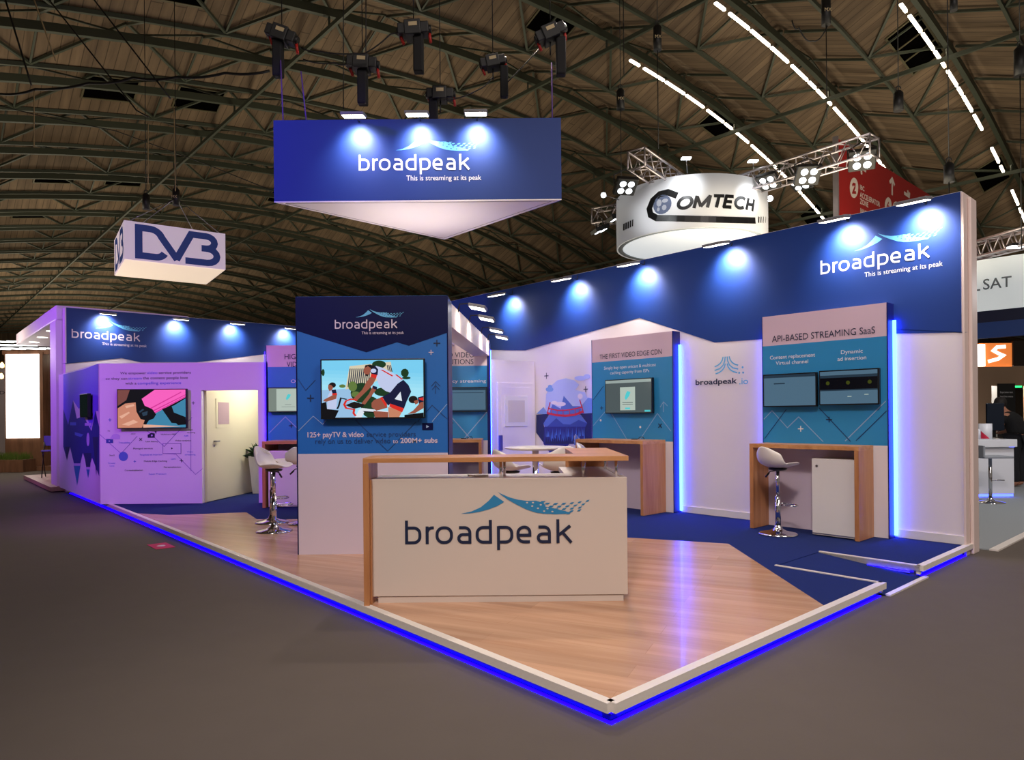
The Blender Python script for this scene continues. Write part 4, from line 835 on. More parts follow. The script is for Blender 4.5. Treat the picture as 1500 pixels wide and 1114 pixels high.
for i in range(4):
    for q in strip([cpx(1111+i*3.3, 327), cpx(1111.5+i*3.3, 318)], .05-.008*i): mb.poly([wf_(a, b) for a, b in q])
for i in range(5):
    for q in strip([cpx(914+i*3.2, 338-i*1.5), cpx(914.3+i*3.2, 328-i*1.5)], .09-.012*i): mb.poly([wf_(a, b) for a, b in q])
mb.build('stripe_marks', black, t)
g0 = cpx(970, 300); mb = MB(); mb.mat(M('globe grey', (96, 108, 140), .6)); mb.poly([wf_(a, b)for a, b in ell(g0[0], g0[1], .23, .23)])
o2 = warpf(Rc+.016); mb.mat(M('globe pale', (180, 186, 200), .6))
for (a, b, r1, r2) in ((-.08, .05, .07, .09), (.07, .08, .08, .05), (.05, -.08, .06, .07), (-.1, -.1, .04, .05)): mb.poly([o2(x, y) for x, y in ell(g0[0]+a, g0[1]+b, r1, r2, 7)])
mb.build('globe', None, t)
# ---------------------------------------------------------------- box trusses
def truss(p, q, w, lab, n=None):
    d_ = (q-p); L = d_.length; d_.normalize(); sd = d_.cross(UP).normalized(); upv = sd.cross(d_)
    t = thing('lighting_truss', p, lab, 'truss', 'aluminium lighting trusses'); cr = [(sd*a+upv*b)*w/2 for a, b in ((-1, -1), (1, -1), (1, 1), (-1, 1))]
    mb = MB()
    for c_ in cr: mb.cyl(p+c_, q+c_, .028, 8)
    mb.build('chord', alu, t)
    mb = MB(); n = n or max(2, int(L/(w*1.1)))
    for i in range(n):
        a, b = p+d_*L*i/n, p+d_*L*(i+1)/n; m_ = (a+b)/2
        for k in range(4): c1_, c2_ = cr[k], cr[(k+1) % 4]; mb.cyl(a+c1_, m_+c2_, .014, 5); mb.cyl(m_+c2_, b+c1_, .014, 5)
    for a in (p, q):
        for k in range(4): mb.cyl(a+cr[k], a+cr[(k+1) % 4], .02, 6)
    mb.build('bracing', alu, t); return t
zr = lambda y, x, Y: at(x, y, Y).z
pr1 = at(1281, 214, 14.4); pc = cc+UP*pr1.z
truss(pr1, cc+UP*pr1.z+V((.35, -.3, 0)), .42, 'aluminium truss running from the round sign to the red sign')
pl1 = at(932, 233, 15.6); truss(pl1, cc+UP*(pl1.z)-V((.3, .3, 0))*1, .42, 'aluminium truss end sticking out top left of the round sign')
pl2 = at(871, 319, 20.0); truss(pl2, cc+V((-.9, 1.2, 0))+UP*pl2.z, .42, 'short aluminium truss left of the round sign, low')
# four-cell spot fixtures
def four(p, nrm, lab, s_=.2, up=.35):
    nrm = nrm.normalized(); sx = nrm.cross(UP).normalized(); sy = sx.cross(nrm).normalized()
    t = thing('stage_light', p, lab, 'stage light', 'four-lens stage lights near the round sign')
    mb = MB(); mb.obox(p, sx, sy, nrm, (-s_*1.1, s_*1.1), (-s_, s_), (-.12, 0)); mb.build('housing', blackm, t, bevel=.02)
    for a in (-1, 1):
        for b in (-1, 1):
            c_ = p+sx*a*s_*.42+sy*b*s_*.42; mb = MB(); mb.cyl(c_, c_+nrm*.012, s_*.32, 14); mb.build('lens', spotw, t)
    mb = MB(); mb.tube([p-nrm*.1+sx*s_*1.15, p-nrm*.1+sx*s_*1.15+UP*up*.6, p-nrm*.1+UP*up, p-nrm*.1-sx*s_*1.15+UP*up*.6, p-nrm*.1-sx*s_*1.15], .015, 6); mb.build('yoke', blackm, t)
for x, y, Y, nr, lab, s_ in ((917, 275, 15.6, V((.1, -.6, -1)), 'four-lens stage light at the top left of the round sign', .23),
                             (1125, 268, 16.2, V((-.5, -.5, -1)), 'four-lens stage light at the top right edge of the round sign', .22),
                             (1184, 258, 15.3, V((-.1, -.8, -.9)), 'four-lens stage light hanging under the middle of the right truss', .24),
                             (1172, 271, 16.4, V((-.4, -.3, -1.2)), 'lower stage light seen edge-on under the right truss', .22),
                             (1263, 236, 14.6, V((-.3, -.7, -.9)), 'four-lens stage light in front of the red sign', .24),
                             (880, 339, 19.8, V((.4, .1, -1)), 'stage light under the short low truss, seen edge-on', .22),
                             (903, 321, 18.6, V((.4, .1, -1)), 'stage light tucked against the left rim of the round sign', .2)):
    four(at(x, y, Y), nr, lab, s_)
# small lamps around the drum
def globe(p, r, lab, m=spotw, arm=None):
    t = thing('small_spotlight', p, lab, 'light'); mb = MB(); mb.lathe(p, [(0, -r), (r*.7, -r*.7), (r, 0), (r*.7, r*.7), (0, r)], 14); mb.build('bulb', m, t)
    if arm is not None: mb = MB(); mb.tube([p, arm], .012, 5); mb.build('arm', steel, t)
globe(at(884, 286, 17.5), .07, 'round white lamp left of the round sign', arm=at(907, 293, 17.5)); globe(at(1128, 291, 17.5), .08, 'round white lamp right of the round sign', arm=at(1118, 296, 17.3))
for x, y, lab in ((1005, 232, 'flat lamp on a stalk above the round sign'), (1103, 236, 'flat lamp above the right rim of the round sign')):
    p = at(x, y, 16.3); t = thing('flat_lamp', p, lab, 'light'); mb = MB(); mb.box((p.x-.11, p.x+.11), (p.y-.07, p.y+.07), (p.z-.02, p.z+.01)); mb.build('head', spotw, t); mb = MB(); mb.tube([p, at(x+2, y+22, 16.5)], .012, 5); mb.build('stalk', steel, t)
# ---------------------------------------------------------------- red sign
rd0 = at(1228, 300, 16.5); rd0.z = 0; ztr = at(1228, 203, 16.5).z; RS = Pl(rd0, E2, -E1)
ue = RS.px(1362, 300)[0]; t = thing('red_hanging_sign', rd0+UP*2.6, 'big red direction sign with white arrows behind the right wall', 'sign')
mb = MB(); pbox(mb, RS, (0, ue), (2.6, ztr), (-.08, 0)); mb.build('board', redm, t); mb = MB(); pbox(mb, RS, (-.06, 0), (2.6, ztr+.05), (-.1, .02)); mb.build('frame_post', alu, t)
sgw = M('sign white', (214, 200, 190), .5); RSf = RS.sh(.002); sl = []
z7 = lambda ps: [RSf.px(1220+x/8.333, 210+y/8.333) for x, y in ps]
sl += [(sgw, z7(ell(258, 545, 52, 125)))]
sl += [(redm, q) for q in strip(z7([(238, 520), (248, 498), (270, 505), (268, 540), (245, 600), (282, 602)]), .07)]
for l in ([(350, 380), (345, 310)], [(330, 325), (350, 300), (405, 335)], [(722, 635), (724, 450)], [(692, 480), (724, 435), (752, 515)], [(920, 650), (912, 575)], [(868, 605), (930, 650), (935, 600)]): sl += [(sgw, q) for q in strip(z7(l), .1)]
sl += [(sgw, z7(ell(674, 760, 42, 100))), (sgw, z7(ell(765, 800, 40, 90)))]; sl += [(redm, q) for q in strip(z7([(680, 720), (660, 770), (672, 810), (690, 780), (668, 765)]), .05)]
art('pictograms', RSf, sl, t, off=.001, step=.001)
def z7t(s, x0, y0, x1, y1, hh): a = (1220+x0/8.333, 210+y0/8.333); b = (1220+x1/8.333, 210+y1/8.333); u0_, v0_ = RSf.px(*a); u1_, _ = RSf.px(*b); text(s, RSf, u0_, v0_, sgw, t, w=u1_-u0_, hcap=RSf.px(a[0], a[1]-hh)[1]-v0_, bold=.02)
z7t('IBC', 330, 560, 385, 580, 6.5); z7t('ACCELERATOR', 330, 655, 575, 755, 7.5); z7t('ZONE', 330, 735, 432, 775, 7.5); z7t('INNOV', 335, 850, 430, 880, 7)
# ---------------------------------------------------------------- chain hoists
def hoist(p, bag_dx, lab, s_=1.0, tilt=0, redend=True):
    t = thing('chain_hoist', p, lab, 'chain hoist', 'black chain hoists above the stand'); ax = V((math.cos(tilt), 0, math.sin(tilt))); ay = V((0, 1, 0)); az = V((-math.sin(tilt), 0, math.cos(tilt)))
    mb = MB(); mb.obox(p, ax, ay, az, (-.2*s_, .2*s_), (-.09*s_, .09*s_), (-.07*s_, .07*s_)); mb.obox(p, ax, ay, az, (-.11*s_, .1*s_), (-.12*s_, .12*s_), (-.1*s_, .09*s_))
    mb.cyl(p-ax*.22*s_, p+ax*.23*s_, .055*s_, 12); mb.build('motor', blackm, t, bevel=.01)
    mb = MB(); mb.obox(p, ax, ay, az, (-.05*s_, .06*s_), (-.125*s_, -.121*s_), (.0, .05*s_)); mb.build('label_plate', M('plate beige', (190, 170, 130), .5), t)
    b = p+V((bag_dx, 0, -.05)); mb = MB(); r = .065*s_
    for z0, z1 in ((0, -.5*s_),):
        mb.box((b.x-r, b.x+r), (b.y-r, b.y+r), (b.z+z1, b.z+z0))
    mb.build('chain_bag', M('bag fabric', (14, 14, 17), .8), t, bevel=.02)
    mb = MB(); top = HP(*(lambda q: ((q-CAM).dot(E1), (q-CAM).dot(E2)))(p)); mb.tube([p+UP*.08, V((p.x, p.y, top.z))], .007, 5); mb.cyl(p-UP*.08, p-UP*.28*s_, .01, 6); mb.build('chain', steel if 0 else blackm, t)
    if redend: 
        for a_, b_ in ((-.18, -.13), (.2, .22)): mb = MB(); mb.cyl(p+ax*a_*s_-UP*.03, p+ax*b_*s_-UP*.17*s_, .02*s_, 8); mb.build('plug', M('red plug', (170, 28, 20), .5), t)
for x, y, Y, bd, lab, s_, ti in ((413, 52, 8.6, -.05, 'leftmost chain hoist over the banner, tilted with its bag hanging left', .95, -.35), (531, 94, 9.2, .0, 'chain hoist above the left banner lamp', 1.0, -.08), (606, 45, 8.9, .06, 'chain hoist high above the middle of the banner', 1.0, .06), (645, 139, 9.8, -.1, 'chain hoist with red plugs just behind the middle banner lamp', .95, 0), (722, 92, 9.3, .15, 'chain hoist above the right banner lamp', .85, .2), (806, 50, 8.6, .13, 'chain hoist above the right end of the banner', .95, .4)): hoist(at(x, y, Y), bd, lab, s_, ti)
def motor(x, y, Y, hgt, lab, lower=None, mx=True, rr=.09):
    p = at(x, y, Y); t = thing('rigging_motor', p, lab, 'rigging motor', 'black rigging motors hanging in the hall'); mb = MB(); mb.cyl(p-UP*hgt/2, p+UP*hgt/2, rr, 16); mb.lathe(p+UP*hgt/2, [(rr, 0), (rr*.6, .05), (0, .06)], 16); mb.build('motor_body', blackm, t)
    tz_ = Zs((p-CAM).dot(E2)); mb = MB(); mb.tube([p+UP*hgt/2, V((p.x, p.y, tz_))], .01, 5); mb.tube([p+UP*(hgt/2+.05)+V((.05*math.cos(a), 0, .05*math.sin(a)+.05)) for a in [i*.7 for i in range(9)]], .012, 5)
    if lower: mb.tube([p-UP*hgt/2, V((p.x, p.y, lower))], .01, 5)
    mb.build('chain', blackm, t)
    if mx: mb = MB(); text('MX', Pl(V((p.x, p.y-rr-.004, 0)), V((1, 0, 0)), V((0, -1, 0))), p.x-p.x, p.z-.03, M('plate beige'), t, hcap=.07, align='c', name='lettering', off=.002)
motor(963, 57, 15, .5, 'rigging motor high above the round sign, upper one', pl1.z); motor(909, 147, 16.5, .44, 'rigging motor above the left side of the round sign, lower one', cz1+.1, rr=.095)
motor(1210, 18, 14, .52, 'rigging motor at the top edge, above the right truss', pr1.z+.4, rr=.09); motor(1316, 150, 13.5, .34, 'rigging motor above the red sign', ztr-.6, mx=False); motor(1390, 255, 13.0, .32, 'rigging motor just above the near end of the right wall', 4.0, mx=False)
motor(214, 297, 18, .36, 'rigging motor above the left part of the DVB sign', None, False, .09); motor(258, 290, 18, .4, 'rigging motor holding the wires of the DVB sign', None, True, .09); motor(1494, 92, 13, .5, 'rigging motor at the right picture edge', 4.5, False, .1)
motor(1397, 3, 12, .3, 'rigging motor cut by the top edge near the right corner', None, False, .06)
# banner straps and loose cables
violet = M('violet strap', (96, 66, 140), .6)
for i, (a, b, lab) in enumerate((((411, 88), (415, 178), 'leftmost violet suspension strap of the banner'), ((441, 105), (449, 177), 'second violet suspension strap of the banner'), ((808, 92), (809, 172), 'thin suspension strap at the right end of the banner'))):
    mb = MB(); mb.tube([at(a[0], a[1], 8.55), at(b[0], b[1]+2, 8.32)], .009, 6); tag(mb.build('strap', violet), lab, 'strap')
def cable(pts, Y, lab, r=.012, m=blackm, sag=.0):
    P3 = [at(x, y, Y if not isinstance(Y, (list, tuple)) else Y[i]) for i, (x, y) in enumerate(pts)]; out = []
    for i in range(len(P3)-1):
        for j in range(6): f = j/6; q = P3[i].lerp(P3[i+1], f); q.z -= sag*4*f*(1-f); out.append(q)
    out.append(P3[-1]); mb = MB(); mb.tube(out, r, 5); tag(mb.build('rigging_cable', m), lab, 'cable')
cable([(441, 70), (470, 76), (535, 78), (572, 50), (600, 38)], 8.9, 'black cable slung between the left and middle banner hoists', .01, sag=.02)
cable([(444, 87), (490, 92), (515, 92)], 9.0, 'short black cable joining the two left banner hoists', .009, sag=.03)
cable([(650, 147), (700, 132), (722, 112)], 9.4, 'black cable between the two right-hand banner hoists', .009, sag=.03)
cable([(744, 120), (788, 74), (800, 60)], 9.0, 'dark cable rising to the rightmost banner hoist', .008)
cable([(503, 0), (503, 160)], 9.6, 'vertical black chain left of the middle hoist', .008); cable([(536, 0), (536, 92)], 9.2, 'vertical black chain above the second hoist', .008)
cable([(0, 138), (52, 131), (130, 122), (195, 114), (260, 113), (330, 107), (395, 104)], 15, 'long black cable bundle sagging across the upper left roof', .03, sag=.05)
cable([(8, 0), (46, 125)], 15, 'dark steel rope slanting down in the top left corner', .02); cable([(50, 0), (82, 90)], 14, 'pale rope hanging in the top left corner', .015, M('pale rope', (150, 130, 96), .7))
cable([(138, 0), (250, 145)], 15, 'dark steel rope crossing the upper left roof', .018); cable([(72, 0), (200, 162), (218, 172)], 16, 'dark steel rope descending to the DVB motors', .018)
cable([(50, 130), (50, 215)], 15, 'pale rope with red end left of the DVB sign', .012, M('pale rope')); cable([(217, 180), (217, 270)], 17, 'pale rope above the left DVB motor', .012, M('pale rope')); cable([(255, 160), (257, 280)], 17, 'pale rope above the right DVB motor', .012, M('pale rope'))
cable([(0, 155), (60, 170), (170, 192), (300, 240), (400, 280)], 22, 'long thin stay wire crossing behind the DVB motors', .015)
cable([(845, 0), (845, 135), (853, 150)], 14, 'black cable hanging right of the banner', .012) if 0 else None
cable([(913, 0), (914, 110)], 16.5, 'dark double chain above the lower motor by the round sign', .012)
cable([(1212, 38), (1190, 60), (1170, 40), (1160, 30)], 14, 'black power cable looping from the top edge motor', .014, sag=.1)
# ---------------------------------------------------------------- neighbouring stand at left: canopy + platform
mb = MB(); mb.sbox((LN+.1, 17.9), (-.25, 5), (.02, P)); np_ = struct(mb.build('floor_neighbour', grain('pale brown planks', (150, 112, 88), (180, 140, 112), (0, 0, math.atan2(E1.y, E1.x)), (.5, 6, 6), .5)), 'low wood-look platform of the neighbouring stand')
cz = at(92, 446, 13.6).z
t = thing('canopy', S(LN+.25, -.05, P), 'violet lit white canopy projecting behind the back wall', 'canopy')
mb = MB(); mb.sbox((LN+.26, 20.3), (-.12, 2.4), (cz-.3, cz)); mb.build('roof_slab', M('canopy white', (226, 212, 232), .55), t, bevel=.03)
mb = MB(); mb.sbox((LN+.26, LN+.95), (-.12, .2), (P, cz-.3)); mb.build('end_column', M('canopy white'), t)
for x, y in ((76, 485.5), (62, 494.5), (50, 501.5)):
    r = ray(x, y); p = CAM+r*((cz-.3-EYE)/r.z); mb = MB(); mb.cyl(p-UP*.004, p+UP*.002, .11, 20); mb.build('downlight', M('downlight', (255, 255, 255), em=(255, 244, 230), es=4), t)
# far left wooden kiosk with lit panel
YK = 19.3; KP = Pl(V((0, YK, 0)), V((1, 0, 0)), V((0, -1, 0)))
def kx(x): return KP.px(x, 600)[0]
def kz(y): return KP.px(40, y)[1]
t = thing('light_kiosk', V((kx(33), YK+.4, 0)), 'wooden kiosk with a tall glowing white panel at far left', 'kiosk')
mb = MB(); mb.box((kx(2), kx(86)), (YK+.05, YK+.3), (kz(519), kz(513))); mb.box((kx(5), kx(60)), (YK+.05, YK+.3), (0, kz(519))); mb.box((kx(58), kx(63)), (YK, YK+.4), (0, kz(516))); mb.build('frame', brownw, t)
mb = MB(); mb.box((kx(8), kx(57.5)), (YK+.02, YK+.05), (kz(642), kz(519))); mb.build('light_panel', M('panel glow', (255, 255, 255), em=(255, 252, 246), es=3.0), t)
mb = MB(); mb.box((kx(2), kx(90)), (YK-.1, YK+.6), (0, .12)); mb.build('plinth', brownw, t)
t = thing('planter', V((kx(34), YK-.3, .0)), 'brown wooden trough planter filled with grass, below the glowing panel', 'planter')
mb = MB(); mb.box((kx(10), kx(56)), (YK-.62, YK-.12), (0, kz(672))); mb.build('trough', brownw, t)
mb = MB()
for i in range(420):
    x = kx(10)+random.random()*(kx(54)-kx(10)); y = YK-.6+random.random()*.44; hh = .12+.14*random.random(); dx_ = random.uniform(-.06, .06); zb_ = kz(673); mb.poly([V((x-.012, y, zb_)), V((x+.012, y, zb_)), V((x+dx_, y+random.uniform(-.05, .05), zb_+hh))])
g = mb.build('grass', grassm, t); g['kind'] = 'stuff'
# wooden back wall with screen, pendant, sign
YH = 21.5; HPl = Pl(V((0, YH, 0)), V((1, 0, 0)), V((0, -1, 0))); hx = lambda x: HPl.px(x, 600)[0]; hzf = lambda y: HPl.px(70, y)[1]
t = thing('wooden_booth_wall', V((hx(74), YH+.1, 0)), 'vertical timber booth wall seen under the canopy', 'booth wall')
mb = MB(); mb.box((hx(61), hx(92)), (YH, YH+.15), (0, hzf(520))); mb.build('boards', grain('honey timber', (140, 98, 60), (172, 124, 80), (0, 0, 0), (9, 9, 1), .5), t)
text('BIRD', HPl, hx(64), hzf(598), inkw, t, w=hx(80)-hx(64), hcap=.11)
mb = MB(); mb.box((hx(64.5), hx(80)), (YH-.06, YH-.01), (hzf(628), hzf(604))); tag(mb.build('wall_screen', black), 'small black screen on the timber booth wall', 'screen')
mb = MB(); mb.box((hx(62), hx(80)), (YH-.7, YH-.3), (hzf(639), hzf(636))); mb.box((hx(66), hx(67)), (YH-.55, YH-.5), (0, hzf(639))); mb.box((hx(77), hx(78)), (YH-.55, YH-.5), (0, hzf(639))); tag(mb.build('high_table', grain('honey timber 2', (160, 118, 76), (180, 136, 92), (0, 0, 0), (9, 9, 1), .5)), 'narrow wooden high table below the small black screen', 'table')
p = at(68.5, 554, 20.5); t = thing('pendant_lamp', p, 'glowing bare pendant bulb under the canopy', 'lamp'); mb = MB(); mb.lathe(p, [(0, -.09), (.05, -.07), (.07, 0), (.04, .07), (.02, .1)], 12); mb.build('bulb', M('warm bulb', (255, 220, 160), em=(255, 190, 110), es=8), t); mb = MB(); mb.tube([p+UP*.1, p+UP*1.0], .008, 5); mb.build('cord', black, t)
for x, y, lab in ((2, 548, 'small glowing bulb at the left picture edge, upper'), (1, 564, 'small glowing bulb at the left picture edge, lower')):
    p = at(x+1, y-13, 20.5); t = thing('pendant_lamp', p, lab, 'lamp'); mb = MB(); mb.lathe(p, [(0, -.09), (.05, -.07), (.06, 0), (.02, .08)], 12); mb.build('bulb', M('warm bulb'), t)
p = at(70, 532, 20.8); mb = MB()
for i in range(160): a = random.random()*6.28; q = p+V((random.gauss(0, .16), random.gauss(0, .1), random.uniform(-.55, .35))); d_ = V((math.cos(a), .2, -.6))*.1; mb.poly([q, q+d_*.5+V((.03, 0, .02)), q+d_, q+d_*.5-V((.03, 0, .02))])
tag(mb.build('hanging_plant', leaf), 'trailing green plant hanging above the bare pendant bulb', 'plant')
# folding chairs far left
def fchair(p, rz, lab):
    t = thing('folding_chair', p, lab, 'chair'); t.rotation_euler = (0, 0, rz)
    mb = MB(); w = wloc(t)
    for sx in (-.17, .17): mb.tube([w+V((sx, -.18, 0)), w+V((sx, .18, .95))], .012, 5); mb.tube([w+V((sx, .2, 0)), w+V((sx, -.12, .62))], .012, 5)
    mb.build('frame', black, t); mb = MB(); mb.obox(w, V((1, 0, 0)), V((0, 1, 0)), UP, (-.18, .18), (-.18, .16), (.6, .625)); mb.build('seat', M('blue grey cloth', (96, 100, 160), .7), t); mb = MB(); mb.obox(w, V((1, 0, 0)), V((0, 1, 0)), UP, (-.18, .18), (.12, .14), (.72, .95)); mb.build('backrest', M('blue grey cloth'), t)
fchair(onz(83, 699, P)-V((.1, 0, 0)), .4, 'dark folding stool chair on the neighbouring platform beside the white column')
# white poster wall at left edge, bright far lamps
YQ = 24; QP = Pl(V((0, YQ, 0)), V((1, 0, 0)), V((0, -1, 0))); qx = lambda x: QP.px(x, 600)[0]; qz = lambda y: QP.px(2, y)[1]
mb = MB(); mb.box((qx(-40), qx(8)), (YQ, YQ+.2), (0, qz(540))); tw_ = tag(mb.build('poster_wall', wallw, origin=V((qx(-10), YQ, 0))), 'pale booth wall cut by the left picture edge', 'booth wall')
text('ED', QP, qx(-6), qz(578), ink, tw_, w=qx(7)-qx(-6), hcap=.12); 
for i in range(10):
    x = -8+(i % 5)*18+(i//5)*8; y = 511-(i % 3)*5; p = at(x+2, y, 30+i); mb = MB(); mb.beam(p-V((.45, .25, 0)), p+V((.45, .25, 0)), .1, .06)
    tag(mb.build('far_tube_lamp', M('far lamp', (255, 255, 255), em=(245, 250, 255), es=5)), 'bright white tube lamp over the far stands at left', 'light', 'bright far tube lamps at left')
# red floor sticker
q = onz(236, 800.5, 0); t = thing('floor_sticker', q, 'small red sticker with a white mark on the aisle floor', 'sticker')
mb = MB(); mb.obox(V((q.x, q.y, 0)), E2, E1, UP, (-.1, .1), (-.19, .19), (0.001, .004)); mb.build('sticker', M('sticker red', (200, 24, 50), .5), t); mb = MB(); mb.cyl(V((q.x, q.y, .004)), V((q.x, q.y, .0055)), .045, 16); mb.build('mark', sgw, t)
# ---------------------------------------------------------------- right side stands
mb = MB(); mb.sbox((-.08, 16), (5.95, 24), (0.001, .012)); struct(mb.build('floor_grey', greyc), 'pale grey carpet of the neighbouring stand'); mb = MB(); mb.sbox((-.16, -.08), (5.95, 24), (0, .016)); struct(mb.build('trim_60', plw), 'white edge strip of the grey carpet')
X0 = at(1467, 600, 15); ee = st(X0); SP = Pl(S(ee[0], ee[1]), -E1, -E2); s_u = lambda x, y=450: SP.px(x, y)[0]; s_v = lambda x, y: SP.px(x, y)[1]
t = thing('overhead_banner', SP.pt(s_u(1467), s_v(1467, 453)), 'white overhead banner ending in SAT at the right edge', 'banner')
a, b = s_u(1380), s_u(1640)
mb = MB(); pbox(mb, SP, (a, b), (s_v(1434, 456.5), s_v(1434, 381.5)), (-.1, 0)); mb.build('board', M('banner lit white', (226, 232, 232), .6, em=(226, 234, 234), es=.35), t)
mb = MB(); pbox(mb, SP, (a, b), (s_v(1434, 473.5), s_v(1434, 456.8)), (-.1, .0)); mb.build('navy_band', M('sat navy', (6, 14, 52), .5), t)
mb = MB(); pbox(mb, SP, (a, b), (s_v(1434, 496.5), s_v(1434, 473.7)), (-.1, .02)); mb.build('blue_band', M('sat blue', (30, 62, 126), .5), t)
SPf = SP.sh(.003); tpx('SAT', SPf, 1440, 425, 1482, 419.5, 15, M('grey letters', (120, 126, 130), .5), t, bold=.01); tpx('L', SPf, 1425, 427, 1436, 426, 15, M('grey letters'), t, bold=.01)
pp_ = SP.sh(.5).pt(0, 0); p = at(1436, 366, 15.2); q = at(1500, 349, 13.8); truss(p+(p-q)*1.2, q+(q-p)*1.5, .34, 'aluminium truss above the white SAT banner')
p = at(1488, 361, 13.8); t = thing('floodlight', p, 'white floodlight under the truss above the SAT banner', 'floodlight'); mb = MB(); mb.box((p.x-.13, p.x+.13), (p.y-.08, p.y+.08), (p.z-.03, p.z)); mb.build('lens', spotw, t); mb = MB(); mb.box((p.x-.14, p.x+.14), (p.y-.09, p.y+.09), (p.z, p.z+.05)); mb.build('housing', blackm, t)
# orange sign + booth wall
YO = 18; OP = Pl(V((0, YO, 0)), V((1, 0, 0)), V((0, -1, 0))); ox = lambda x: OP.px(x, 600)[0]; oz = lambda y: OP.px(1460, y)[1]
t = thing('orange_sign', V((ox(1458), YO+.1, oz(536))), 'glowing orange sign with a white swirl on the right', 'sign')
mb = MB(); mb.box((ox(1436), ox(1483)), (YO, YO+.15), (oz(537.5), oz(503))); mb.build('board', M('orange glow', (226, 128, 62), .5, em=(232, 128, 60), es=.8), t)
swl = [(M('white glow', (255, 255, 255), em=(255, 250, 244), es=1.6), q) for q in strip([OP.px(*p) for p in ((1473, 508), (1460, 509), (1455, 514), (1462, 518), (1469, 521), (1462, 526), (1447, 530))], .09)]; art('swirl_emblem', OP, swl, t, off=.01)
mb = MB(); mb.box((ox(1425), ox(1440)), (YO-.1, YO-.02), (oz(537), oz(505))); tag(mb.build('lit_panel', M('panel glow')), 'bright white lit panel left of the orange sign', 'sign')
t = thing('booth_wall', V((ox(1465), YO, 0)), 'tan booth front with a recess under the orange sign', 'booth wall'); tan = M('tan panel', (178, 146, 118), .6)
mb = MB(); mb.box((ox(1400), ox(1600)), (YO-.3, YO-.05), (oz(566), oz(538.5))); mb.box((ox(1400), ox(1441)), (YO-.3, YO-.05), (0, oz(566))); mb.box((ox(1497), ox(1600)), (YO-.3, YO-.05), (0, oz(566))); mb.build('front', tan, t)
mb = MB(); mb.box((ox(1441), ox(1497)), (YO+.9, YO+1.0), (0, oz(540))); mb.build('recess_wall', M('pale grey wall', (170, 176, 178), .6), t)
mb = MB(); mb.box((ox(1465), ox(1493)), (YO-.1, YO-.05), (oz(568.5), oz(565.5))); mb.build('green_light_strip', M('green led', (10, 60, 20), em=(40, 255, 110), es=3), t)
mb = MB(); mb.box((ox(1483), ox(1600)), (YO-.05, YO+.05), (oz(537), oz(500))); mb.build('dark_board', M('dark brown', (40, 28, 20), .7), t)
mb = MB(); ar_ = [OP.px(*p) for p in ((1500, 557), (1494, 560), (1491.5, 568), (1490, 600), (1490, 632))]
for q in strip(ar_, .05): mb.poly([OP.pt(a, b, .35) for a, b in q]); mb.poly([OP.pt(a, b, .31) for a, b in reversed(q)])
mb.build('black_arch', black, t)
p1_ = V((ox(1452), YO-.6, 0)); mb = MB(); pbox(mb, OP, (ox(1441), ox(1464.5)), (oz(640), oz(563.5)), (.5, .56)); bo = tag(mb.build('black_board', M('black board', (20, 22, 24), .5)), 'black board with small white lines behind the far counter', 'sign board')
OPb = OP.sh(.562)
for i, s_ in enumerate(('Experience next', 'level live events')): text(s_, OPb, ox(1443), oz(577+i*6), inkw, bo, w=ox(1461)-ox(1443), hcap=.045)
text('E', OP.sh(-.85), OP.sh(-.85).px(1467, 580)[0], OP.sh(-.85).px(1467, 580)[1], inkw, t, hcap=.12)
# counter
YR = 11.3; RP = Pl(V((0, YR, 0)), V((1, 0, 0)), V((0, -1, 0))); rx = lambda x: RP.px(x, 600)[0]; rz_ = lambda y: RP.px(1460, y)[1]
t = thing('exhibition_counter', V((rx(1460), YR+.4, 0)), 'glossy white counter with blue underglow at the right edge', 'counter'); gl = M('gloss white', (226, 228, 236), .15)
mb = MB(); mb.box((rx(1415), rx(1485)), (YR, YR+.6), (.07, rz_(655))); mb.build('body', gl, t, bevel=.01); mb = MB(); mb.box((rx(1412), rx(1486)), (YR-.06, YR+.9), (rz_(655), rz_(644))); mb.build('top', gl, t, bevel=.006)
mb = MB(); mb.box((rx(1420), rx(1484)), (YR+.01, YR+.59), (.03, .07)); mb.box((rx(1478), rx(1486)), (YR+.0, YR+.03), (rz_(655.6), rz_(653.4))); mb.build('light_strip', M('blue white led', (20, 20, 60), em=(70, 90, 255), es=5), t)
mb = MB(); mb.box((rx(1425), rx(1480)), (YR+.03, YR+.56), (.012, .03)); mb.build('plinth', gl, t)
YM = YR+.75; MP_ = Pl(V((0, YM, 0)), V((1, 0, 0)), V((0, -1, 0))); mx_ = lambda x: MP_.px(x, 600)[0]; mz_ = lambda y: MP_.px(1460, y)[1]; ctz = rz_(644)
t = thing('monitor', V((mx_(1459), YM, ctz)), 'dark monitor standing on the glossy white counter', 'monitor'); mb = MB(); mb.box((mx_(1446), mx_(1471)), (YM, YM+.04), (mz_(631), mz_(591))); mb.build('screen', M('monitor dark', (16, 26, 40), .1), t, bevel=.004); mb = MB(); mb.box((mx_(1457), mx_(1461)), (YM+.04, YM+.07), (ctz, mz_(605))); mb.box((mx_(1452), mx_(1466)), (YM-.05, YM+.1), (ctz, ctz+.01)); mb.build('stand', black, t)
p = V((rx(1452), YR+.15, ctz)); t = thing('leaflet_holder', p, 'white round leaflet holder with a red corner on the glossy counter', 'leaflet holder'); mb = MB(); mb.cyl(p, p+UP*.26, .1, 24); mb.build('body', gl, t); mb = MB()
